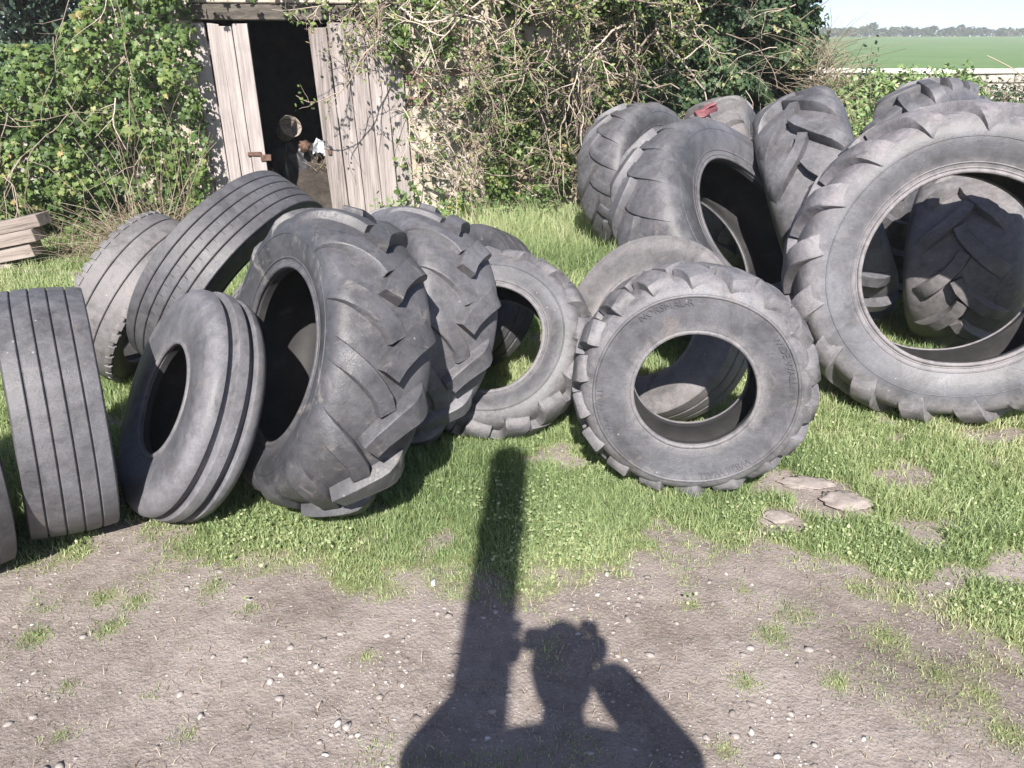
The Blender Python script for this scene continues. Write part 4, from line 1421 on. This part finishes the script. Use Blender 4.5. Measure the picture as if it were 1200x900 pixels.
#--PART3--
# ---- low wall behind the heap, with its coping and hedge
lw = empty('field_wall', (8, 16.2, 0), 'low rubble wall with a pale coping dividing the yard from the pasture', 'wall')
WX0, WX1 = 3.6, 15.0
zc_ = float(at_y(1050, 80, 16.2).z)
r7 = np.random.default_rng(107)
x = WX0
while x < WX1:
    w = r7.uniform(.75, 1.15)
    bmx = bmesh.new()
    bmesh.ops.create_cube(bmx, size=1)
    for v in bmx.verts:
        v.co = Vector((v.co.x * (w - .012), v.co.y * .46, v.co.z * .085)) + Vector(r7.normal(0, .006, 3))
    bmesh.ops.bevel(bmx, geom=list(bmx.edges), offset=.012, segments=1, affect='EDGES')
    me = bpy.data.meshes.new('coping_stone')
    bmx.to_mesh(me)
    bmx.free()
    link('coping_stone', me, M['coping'], lw, (x + w / 2 - 8, 0, zc_ - .045 + r7.normal(0, .006)))
    x += w
zr = 0.0
row = 0
while zr < zc_ - .13:
    hh_ = min(.21, zc_ - .092 - zr)
    x = WX0 - (row % 2) * .2
    while x < WX1:
        w = r7.uniform(.3, .6)
        bmx = bmesh.new()
        bmesh.ops.create_cube(bmx, size=1)
        for v in bmx.verts:
            v.co = Vector((v.co.x * (w - .02), v.co.y * .38, v.co.z * (hh_ - .015))) + Vector(r7.normal(0, .008, 3))
        bmesh.ops.bevel(bmx, geom=list(bmx.edges), offset=.02, segments=1, affect='EDGES')
        me = bpy.data.meshes.new('stone')
        bmx.to_mesh(me)
        bmx.free()
        link('stone', me, M['stone'], lw, (x + w / 2 - 8, 0, zr + hh_ / 2))
        x += w
    zr += hh_
    row += 1
mesh_obj('mortar', [(WX0 - 8, -.15, -.05), (WX1 - 8, -.15, -.05), (WX1 - 8, .15, -.05), (WX0 - 8, .15, -.05), (WX0 - 8, -.15, zc_ - .1), (WX1 - 8, -.15, zc_ - .1), (WX1 - 8, .15, zc_ - .1), (WX0 - 8, .15, zc_ - .1)],
         [(3, 2, 1, 0), (4, 5, 6, 7), (0, 1, 5, 4), (1, 2, 6, 5), (2, 3, 7, 6), (3, 0, 4, 7)], M['mortar'], lw)


def blob_leaves(n, c, rad, rg, size, rbase, T=OVAL_T, F=OVAL_F, shell=.45, jit=.5, cl=2.0, down=.3):
    """leaves through an uneven ellipsoid, thicker towards its surface"""
    d = unit(rg.normal(0, 1, (n, 3)))
    b = np.array([noise.noise(Vector(tuple(v * cl)) + Vector((c[0], c[1], 0))) for v in d])
    r = (1 - shell * rg.random(n) ** 1.6) * (1 + .38 * b)
    P = np.array(c) + d * r[:, None] * np.array(rad)
    P[:, 2] = np.maximum(P[:, 2], .02)
    A = np.clip(rbase + .4 * b + rg.normal(0, .17, n), 0, 1)
    return leaves(P, d + [0, 0, .3], rg.uniform(*size, n), A, T, F, down, jit, rg)


r8 = np.random.default_rng(118)
# green hedge in front of the low wall
hb = empty('bramble_hedge', (6.0, 12.6, 0), 'leafy green bramble hedge in front of the low wall', 'hedge')
cl = []
for k in range(13):
    x0 = at_y(945 + k * 15.5, 100, 12.6).x + r8.normal(0, .08)
    tp = float(at_y(950, 85 + r8.normal(0, 4) + (6 if k < 2 else 0), 12.6).z)
    cl.append(blob_leaves(1150, (x0, 12.6 + r8.normal(0, .2), tp * .5), (.34, .45, tp * .52), r8, (.055, .11), .55))
cloud_obj('foliage', cl, M['ground_plant'], hb, (6.0, 12.6, 0))
st = []
for _ in range(30):
    x0 = at_y(r8.uniform(945, 1130), 100, 12.6).x
    branch(st, (x0, 12.4, .1), (r8.normal(0, .3), -.1, 1), r8.uniform(.6, 1.05), .006, 1, r8, 0, .2, nsub=2, step=.12)
V, F, A = join(st)
link('stems', tri_mesh('stems', V - np.array([6.0, 12.6, 0]), F, {'rnd': A}), M['twig'], hb)
# dry bramble to its right
db = empty('dry_bramble_bush', (8.6, 12.4, 0), 'greyish half-dead bramble bush in front of the low wall', 'bush')
cl = []
st = []
for k in range(12):
    x0 = at_y(1095 + k * 18, 100, 12.4).x
    cl.append(blob_leaves(480, (x0, 12.4, .54), (.4, .45, .56), r8, (.04, .08), .5))
    for _ in range(7):
        branch(st, (x0 + r8.normal(0, .2), 12.2, r8.uniform(.1, .4)), (r8.normal(0, .5), -.2, 1), r8.uniform(.5, .85), .007, 1, r8, -.2, .3, nsub=4, step=.1)
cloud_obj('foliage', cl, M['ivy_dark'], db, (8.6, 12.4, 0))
V, F, A = join(st)
link('stems', tri_mesh('stems', V - np.array([8.6, 12.4, 0]), F, {'rnd': A}), M['straw'], db)
# two upright shoots and one long bent stalk
for (px, y0, y1, lab) in ((1022, 108, 52, 'tall leafy shoot standing up out of the bramble hedge'), (967, 112, 66, 'short leafy shoot at the pier end of the bramble hedge')):
    a, c = at_y(px, y0, 12.2), at_y(px + 4, y1, 12.2)
    sp = empty('leafy_shoot', (a.x, a.y, 0), lab, 'shoot')
    pth = [Vector((a.x, a.y, 0)) * (1 - t) + Vector((c.x, c.y, c.z)) * t + Vector((.05 * math.sin(5 * t), 0, 0)) for t in np.linspace(0, 1, 12)]
    V, F = tube([np.array(p) for p in pth], .010, .003, 5)
    link('stem', tri_mesh('stem', V - np.array([a.x, a.y, 0]), F, {'rnd': np.full(len(V), .1)}), M['twig'], sp)
    n = 70
    t = r8.uniform(.45, 1, n)
    P = np.array([[*(np.array(pth[0]) * (1 - q) + np.array(pth[-1]) * q)] for q in t]) + r8.normal(0, .07, (n, 3))
    L = leaves(P, np.tile([0, -1, .3], (n, 1)), r8.uniform(.04, .09, n), r8.uniform(0, .5, n), OVAL_T, OVAL_F, .1, .7, r8)
    link('foliage', tri_mesh('foliage', L[0] - np.array([a.x, a.y, 0]), L[1], {'rnd': L[2]}), M['ivy_dark'], sp)
a, c = at_y(1225, 112, 11.6), at_y(1156, 65, 11.6)
V, F = tube([np.array(a.lerp(c, t)) + np.array([0, 0, .05 * math.sin(math.pi * t)]) for t in np.linspace(-.9, 1, 12)], .014, .007, 5)
tag(link('dry_stalk', tri_mesh('dry_stalk', V, F, {'rnd': np.full(len(V), .9)}), M['straw']), 'long pale dry stalk slanting up in front of the low wall', 'stalk')
# faded red scrap and black sheet behind the heap
p = at_y(827, 130, 4.72)
V = []
bmx = bmesh.new()
bmesh.ops.create_cube(bmx, size=1)
for v in bmx.verts:
    v.co = Vector((v.co.x * .125, v.co.y * .04, v.co.z * (.035 + .035 * (v.co.x > 0))))
bmesh.ops.subdivide_edges(bmx, edges=list(bmx.edges), cuts=2, use_grid_fill=True)
for v in bmx.verts:
    v.co += Vector((0, .03, .02)) * noise.noise(v.co * 16)
bmesh.ops.bevel(bmx, geom=[e for e in bmx.edges if e.calc_face_angle(0) > .7], offset=.005, segments=1, affect='EDGES')
me = bpy.data.meshes.new('red_scrap')
bmx.to_mesh(me)
bmx.free()
o = tag(link('red_scrap', me, M['red_paint'], None, p + Vector((0, 0, .0))), 'bent faded red metal scrap lying on the tyres under the dark bush', 'scrap')
o.rotation_euler = (0, R_(-24), R_(10))

# ---- trees
def tree(name, label, cat, base, height, crown_c, crown_r, nclump, nleaf, size, mat, rg, trunk_r, group=None, T=QUAD_T, F_=QUAD_F, rb=.5):
    root = empty(name, base, label, cat, group)
    B = np.array(base, float)
    tips = []
    for _ in range(nclump):
        d = unit(rg.normal(0, 1, 3)) * rg.uniform(.25, .85)
        tips.append(np.array(crown_c) + d * np.array(crown_r))
    parts = []
    tr = []
    V, F = tube([B + np.array([0, 0, -.1]), B + [0, 0, height * .25], B + [.05 * height * rg.normal(0, .3), 0, height * .55], np.array(crown_c)], trunk_r, trunk_r * .35, 7)
    tr.append((V, F, np.zeros(len(V))))
    for tp in tips:
        s0 = B + np.array([0, 0, height * rg.uniform(.25, .55)])
        md = (s0 + tp) / 2 + rg.normal(0, .05 * height, 3)
        V, F = tube([s0, md, tp], trunk_r * .35, trunk_r * .08, 4)
        tr.append((V, F, np.zeros(len(V))))
        k = max(8, int(nleaf / nclump))
        parts.append(blob_leaves(k, tuple(tp), tuple(np.array(crown_r) * rg.uniform(.28, .5)), rg, size, rb + rg.normal(0, .12), T, F_, .8, .8, 2.0, .1))
    V, F, A = join(tr)
    me = tri_mesh('trunk', V - B, F)
    link('trunk', me, M['bark'], root)
    V, F, A = join(parts)
    link('crown', tri_mesh('crown', V - B, F, {'rnd': A}), mat, root)
    return root


r9 = np.random.default_rng(129)
# evergreen behind the ivy hedge, top left
for (px, Y, hgt, wid, lab) in ((48, 12.0, 3.6, 1.15, 'dark evergreen tree rising behind the ivy hedge'), (-90, 14.0, 4.4, 1.6, 'tall dark evergreen beyond the end of the ivy hedge')):
    p = at_y(px, 40, Y)
    tree('evergreen_tree', lab, 'tree', (p.x, Y, 0), hgt, (p.x, Y, hgt * .62), (wid, wid, hgt * .42), 46, 9000, (.06, .13), M['evergreen'], r9, .12, 'evergreens behind the hedge', OVAL_T, OVAL_F, .45)
# hedgerow on the skyline
HY = 235.0
row_px = [(950, 36, 20), (972, 37, 22), (996, 35, 20), (1018, 27, 22), (1042, 33, 18), (1066, 31, 20), (1088, 30, 21), (1112, 34, 18), (1134, 29, 19), (1152, 37, 14), (1178, 34, 15), (1197, 38, 14), (1225, 33, 18), (1260, 30, 22), (1300, 34, 20), (1345, 30, 24), (925, 36, 20), (895, 33, 22)]
hz0 = lambda x: float(np.interp(HY, fy, fz) + .1 * math.sin(x * .031) + np.clip(x, 0, 400) * .004)
names = ['rounded', 'broad', 'low', 'tall', 'squat', 'spreading', 'bushy', 'small', 'open', 'little', 'flat-topped', 'slight', 'full', 'wide', 'plain', 'large', 'thick', 'dense']
for k, (px, py, wpx) in enumerate(row_px):
    pt = at_y(px, py, HY)
    bx = pt.x
    z0 = hz0(bx)
    hgt = max(2.2, pt.z - z0)
    w = wpx * 235 * .96 / FPX * .62
    tree('hedgerow_tree', '%s hazy tree in the hedgerow on the far side of the pasture' % names[k] if k in (3,) else 'hazy grey-green tree in the hedgerow on the far side of the pasture', 'tree', (bx, HY + r9.normal(0, 2), z0 - .2), hgt, (bx, HY, z0 + hgt * .55), (w, w * .8, hgt * .5), 14, 700, (.30, .62), M['farleaf'], r9, .22, 'trees of the far hedgerow')
hr = empty('far_hedge', (110, HY, 0), 'low continuous hedge under the trees on the far side of the pasture', 'hedge')
cl = []
for x0 in np.arange(40, 215, 1.9):
    cl.append(blob_leaves(70, (x0, HY - 1, hz0(x0) + .7), (1.6, 1.0, 1.35 + r9.normal(0, .2)), r9, (.35, .6), .45, QUAD_T, QUAD_F, .6, .8))
cloud_obj('foliage', cl, M['farleaf'], hr, (110, HY, 0))

# ------------------------------------------------------------------ what stands behind the camera and throws the shadow on the soil
post = empty('timber_pole', (-0.25, -1.15, 0), 'tall round timber pole whose shadow falls across soil and grass', 'pole')
prof = [(.002, -.2), (.084, -.2), (.082, 1.2), (.080, 2.4), (.078, 3.33), (.070, 3.36), (.002, 3.38)]
lathe('shaft', prof, 22, M['post'], post, 50)
V, F = [], []
for z in (2.9, 1.4):
    lathe('band', [(.079, z), (.088, z), (.088, z + .035), (.079, z + .035)], 22, M['rust'], post, 30)

SKIN = plain('skin', [(0.3, (0.42, 0.26, 0.19)), (0.7, (0.52, 0.34, 0.26))], 30, 0.55, bstr=.1)
CLOTH = plain('dark_jacket_cloth', [(0.3, (0.03, 0.035, 0.05)), (0.7, (0.06, 0.065, 0.085))], 120, 0.9, bstr=.3)
JEAN = plain('denim', [(0.3, (0.05, 0.07, 0.12)), (0.7, (0.09, 0.12, 0.18))], 150, 0.9, bstr=.3)
HAIR = plain('brown_hair', [(0.3, (0.03, 0.02, 0.015)), (0.7, (0.08, 0.055, 0.04))], 80, 0.6, bstr=.6)
BOOT = plain('boot_leather', [(0.3, (0.02, 0.017, 0.015)), (0.7, (0.05, 0.04, 0.035))], 40, 0.6)
PX, PY = 0.015, -0.37
person = empty('person', (PX, PY, 0), 'standing person in dark jacket and jeans holding a phone up in both hands', 'person')


def skin_mesh(name, nodes, edges, mat, parent, sub=2, root=0):
    me = bpy.data.meshes.new(name)
    me.from_pydata([n_[:3] for n_ in nodes], edges, [])
    tmp = bpy.data.objects.new(name, me)
    COL.objects.link(tmp)
    tmp.modifiers.new('skin', 'SKIN')
    for i, n_ in enumerate(nodes):
        sv = me.skin_vertices[0].data[i]
        sv.radius = (n_[3], n_[4] if len(n_) > 4 else n_[3])
        sv.use_root = (i == root)
    sb = tmp.modifiers.new('sub', 'SUBSURF')
    sb.levels = sub
    sb.render_levels = sub
    dg = bpy.context.evaluated_depsgraph_get()
    out = bpy.data.meshes.new_from_object(tmp.evaluated_get(dg))
    bpy.data.objects.remove(tmp)
    out.name = name
    out.materials.clear()
    out.shade_smooth()
    return link(name, out, mat, parent)


# body in coordinates relative to the feet; arms raised to the phone
hx = 0.0 - PX
phone_y, phone_z = -0.045 - PY, 1.53
N_ = [(0, 0, .98, .15, .11), (0, .0, 1.15, .14, .10), (0, .01, 1.34, .165, .11), (0, 0, 1.46, .085, .075), (0, .02, 1.54, .056, .058), (0, .035, 1.61, .06, .068),
      (-.19, 0, 1.45, .058), (.19, 0, 1.45, .058), (-.335, .22, 1.24, .044), (.30, .22, 1.24, .044), (hx - .125, phone_y - .035, 1.475, .032), (hx + .125, phone_y - .035, 1.475, .032),
      (-.095, 0, .92, .095), (.095, 0, .92, .095), (-.11, .02, .50, .06), (.11, .02, .50, .06), (-.115, -.01, .10, .045), (.115, -.01, .10, .045), (-.13, .14, .045, .042), (.13, .14, .045, .042)]
E_ = [(0, 1), (1, 2), (2, 3), (3, 4), (4, 5), (2, 6), (2, 7), (6, 8), (7, 9), (8, 10), (9, 11), (0, 12), (0, 13), (12, 14), (13, 15), (14, 16), (15, 17), (16, 18), (17, 19)]
body = skin_mesh('body', N_, E_, SKIN, person)
# head with face, ears and nose
bmx = bmesh.new()
bmesh.ops.create_icosphere(bmx, subdivisions=4, radius=1)
for v in bmx.verts:
    c = v.co.copy()
    x, y, z = c.x * .077, c.y * .098, c.z * .118
    if c.y > 0:
        y += .016 * math.exp(-((c.x / .16) ** 2 + ((c.z + .10) / .20) ** 2))             # nose
        y -= .010 * math.exp(-(((abs(c.x) - .38) / .17) ** 2 + ((c.z - .08) / .13) ** 2))  # eye sockets
        y += .005 * math.exp(-((c.x / .34) ** 2 + ((c.z + .46) / .08) ** 2))              # lips
        y += .007 * math.exp(-((c.x / .3) ** 2 + ((c.z + .78) / .18) ** 2))               # chin
    if c.z < -.2: x *= 1 - .30 * (-c.z - .2)
    x += math.copysign(.014, c.x) * math.exp(-(((abs(c.x) - .97) / .14) ** 2 + ((c.y + .05) / .17) ** 2 + ((c.z) / .24) ** 2))  # ears
    v.co = Vector((x, y, z))
me = bpy.data.meshes.new('head')
bmx.to_mesh(me)
bmx.free()
me.shade_smooth()
head = link('head', me, SKIN, person, (0, .04, 1.675))
for sx in (-1, 1):
    lump('eye', (sx * .03, .083, .010), (.012, .010, .010), M['white_bag'], None, None, 1, head, 2, 0)
bmx = bmesh.new()
bmesh.ops.create_icosphere(bmx, subdivisions=4, radius=1)
bmesh.ops.delete(bmx, geom=[v for v in bmx.verts if v.co.z < -.25 - .6 * max(0, -v.co.y) + .9 * max(0, v.co.y - .1)], context='VERTS')
for v in bmx.verts:
    k = 1.06 + .05 * noise.noise(v.co * 7)
    v.co = Vector((v.co.x * .081 * k, v.co.y * .102 * k, v.co.z * .122 * k))
me = bpy.data.meshes.new('hair')
bmx.to_mesh(me)
bmx.free()
me.shade_smooth()
link('hair', me, HAIR, person, (0, .037, 1.682))
# clothing: jacket and trousers a little outside the body
jn = [(0, 0, .93, .172, .132), (0, .0, 1.15, .162, .122), (0, .01, 1.34, .180, .125), (0, 0, 1.465, .092, .085), (-.19, 0, 1.45, .07), (.19, 0, 1.45, .07), (-.335, .22, 1.24, .07), (.30, .22, 1.24, .07),
      (hx - .128, phone_y - .04, 1.475, .060), (hx + .128, phone_y - .04, 1.475, .060)]
skin_mesh('jacket', jn, [(0, 1), (1, 2), (2, 3), (2, 4), (2, 5), (4, 6), (5, 7), (6, 8), (7, 9)], CLOTH, person)
tn = [(0, 0, .93, .155, .118), (-.095, 0, .88, .105), (.095, 0, .88, .105), (-.11, .02, .50, .074), (.11, .02, .50, .074), (-.115, -.01, .10, .066), (.115, -.01, .10, .066)]
skin_mesh('trousers', tn, [(0, 1), (0, 2), (1, 3), (2, 4), (3, 5), (4, 6)], JEAN, person)
for sx in (-1, 1):
    skin_mesh('boot', [(sx * .115, -.02, .12, .062), (sx * .117, -.03, .05, .055), (sx * .125, .08, .046, .05), (sx * .132, .19, .040, .042)], [(0, 1), (1, 2), (2, 3)], BOOT, person)
    # hand: palm and five fingers closed round the end of the phone
    wx, wy, wz = hx + sx * .125, phone_y - .035, 1.475
    pn = [(wx, wy, wz, .034, .026), (wx - sx * .004, wy + .01, wz + .045, .044, .024), (wx - sx * .012, wy + .016, wz + .080, .040, .02)]
    pe = [(0, 1), (1, 2)]
    skin_mesh('palm', pn, pe, SKIN, person)
    for f_i in range(4):
        zf = wz + .03 + f_i * .019
        ln = (.030, .036, .038, .032)[f_i]
        skin_mesh('finger', [(wx - sx * .002, wy + .02, zf, .0095), (wx + sx * .004, wy + .02 + ln, zf + .004, .009), (wx - sx * .016, wy + .03 + ln, zf + .006, .0085), (wx - sx * .045, wy + .027 + ln, zf + .006, .0075)], [(0, 1), (1, 2), (2, 3)], SKIN, person, 1)
    skin_mesh('thumb', [(wx - sx * .008, wy + .005, wz + .035, .013), (wx - sx * .026, wy - .004, wz + .055, .011), (wx - sx * .048, wy + .008, wz + .066, .009)], [(0, 1), (1, 2)], SKIN, person, 1)
ph = empty('phone', (0, -.045, phone_z), 'black phone held sideways in both hands', 'phone')
bmx = bmesh.new()
bmesh.ops.create_cube(bmx, size=1)
for v in bmx.verts:
    v.co = Vector((v.co.x * .16, v.co.y * .009, v.co.z * .078))
bmesh.ops.bevel(bmx, geom=[e for e in bmx.edges if abs((e.verts[0].co - e.verts[1].co).y) > .005], offset=.009, segments=4, affect='EDGES')
me = bpy.data.meshes.new('case')
bmx.to_mesh(me)
bmx.free()
link('case', me, M['black_plastic'], ph)
sc_, _ = new_mat('phone_glass')[:2]
sc_.node_tree.nodes['Principled BSDF'].inputs['Base Color'].default_value = (.02, .02, .025, 1)
sc_.node_tree.nodes['Principled BSDF'].inputs['Roughness'].default_value = .1
mesh_obj('screen', [(-.072, -.0052, -.034), (.072, -.0052, -.034), (.072, -.0052, .034), (-.072, -.0052, .034)], [(0, 1, 2, 3)], sc_, ph)

# ---- the hazy spring air over the pasture
hz_v = [(x, y, z) for z in (-3.0, 13.0) for x, y in ((-640, -90), (760, -90), (760, 760), (-640, 760))]
hz_o = mesh_obj('haze', hz_v, [(3, 2, 1, 0), (4, 5, 6, 7), (0, 1, 5, 4), (1, 2, 6, 5), (2, 3, 7, 6), (3, 0, 4, 7)], None)
hm = bpy.data.materials.new('haze_air')
hm.use_nodes = True
hnt = hm.node_tree
hnt.nodes.clear()
hv = hnt.nodes.new('ShaderNodeVolumePrincipled')
hv.inputs['Color'].default_value = (0.93, 0.96, 1.0, 1)
hv.inputs['Density'].default_value = 0.0013
hv.inputs['Anisotropy'].default_value = 0.0
ho = hnt.nodes.new('ShaderNodeOutputMaterial')
hnt.links.new(hv.outputs[0], ho.inputs['Volume'])
hz_o.data.materials.append(hm)
tag(hz_o, 'thin pale haze in the air over the yard and pasture', 'haze', kind='stuff')
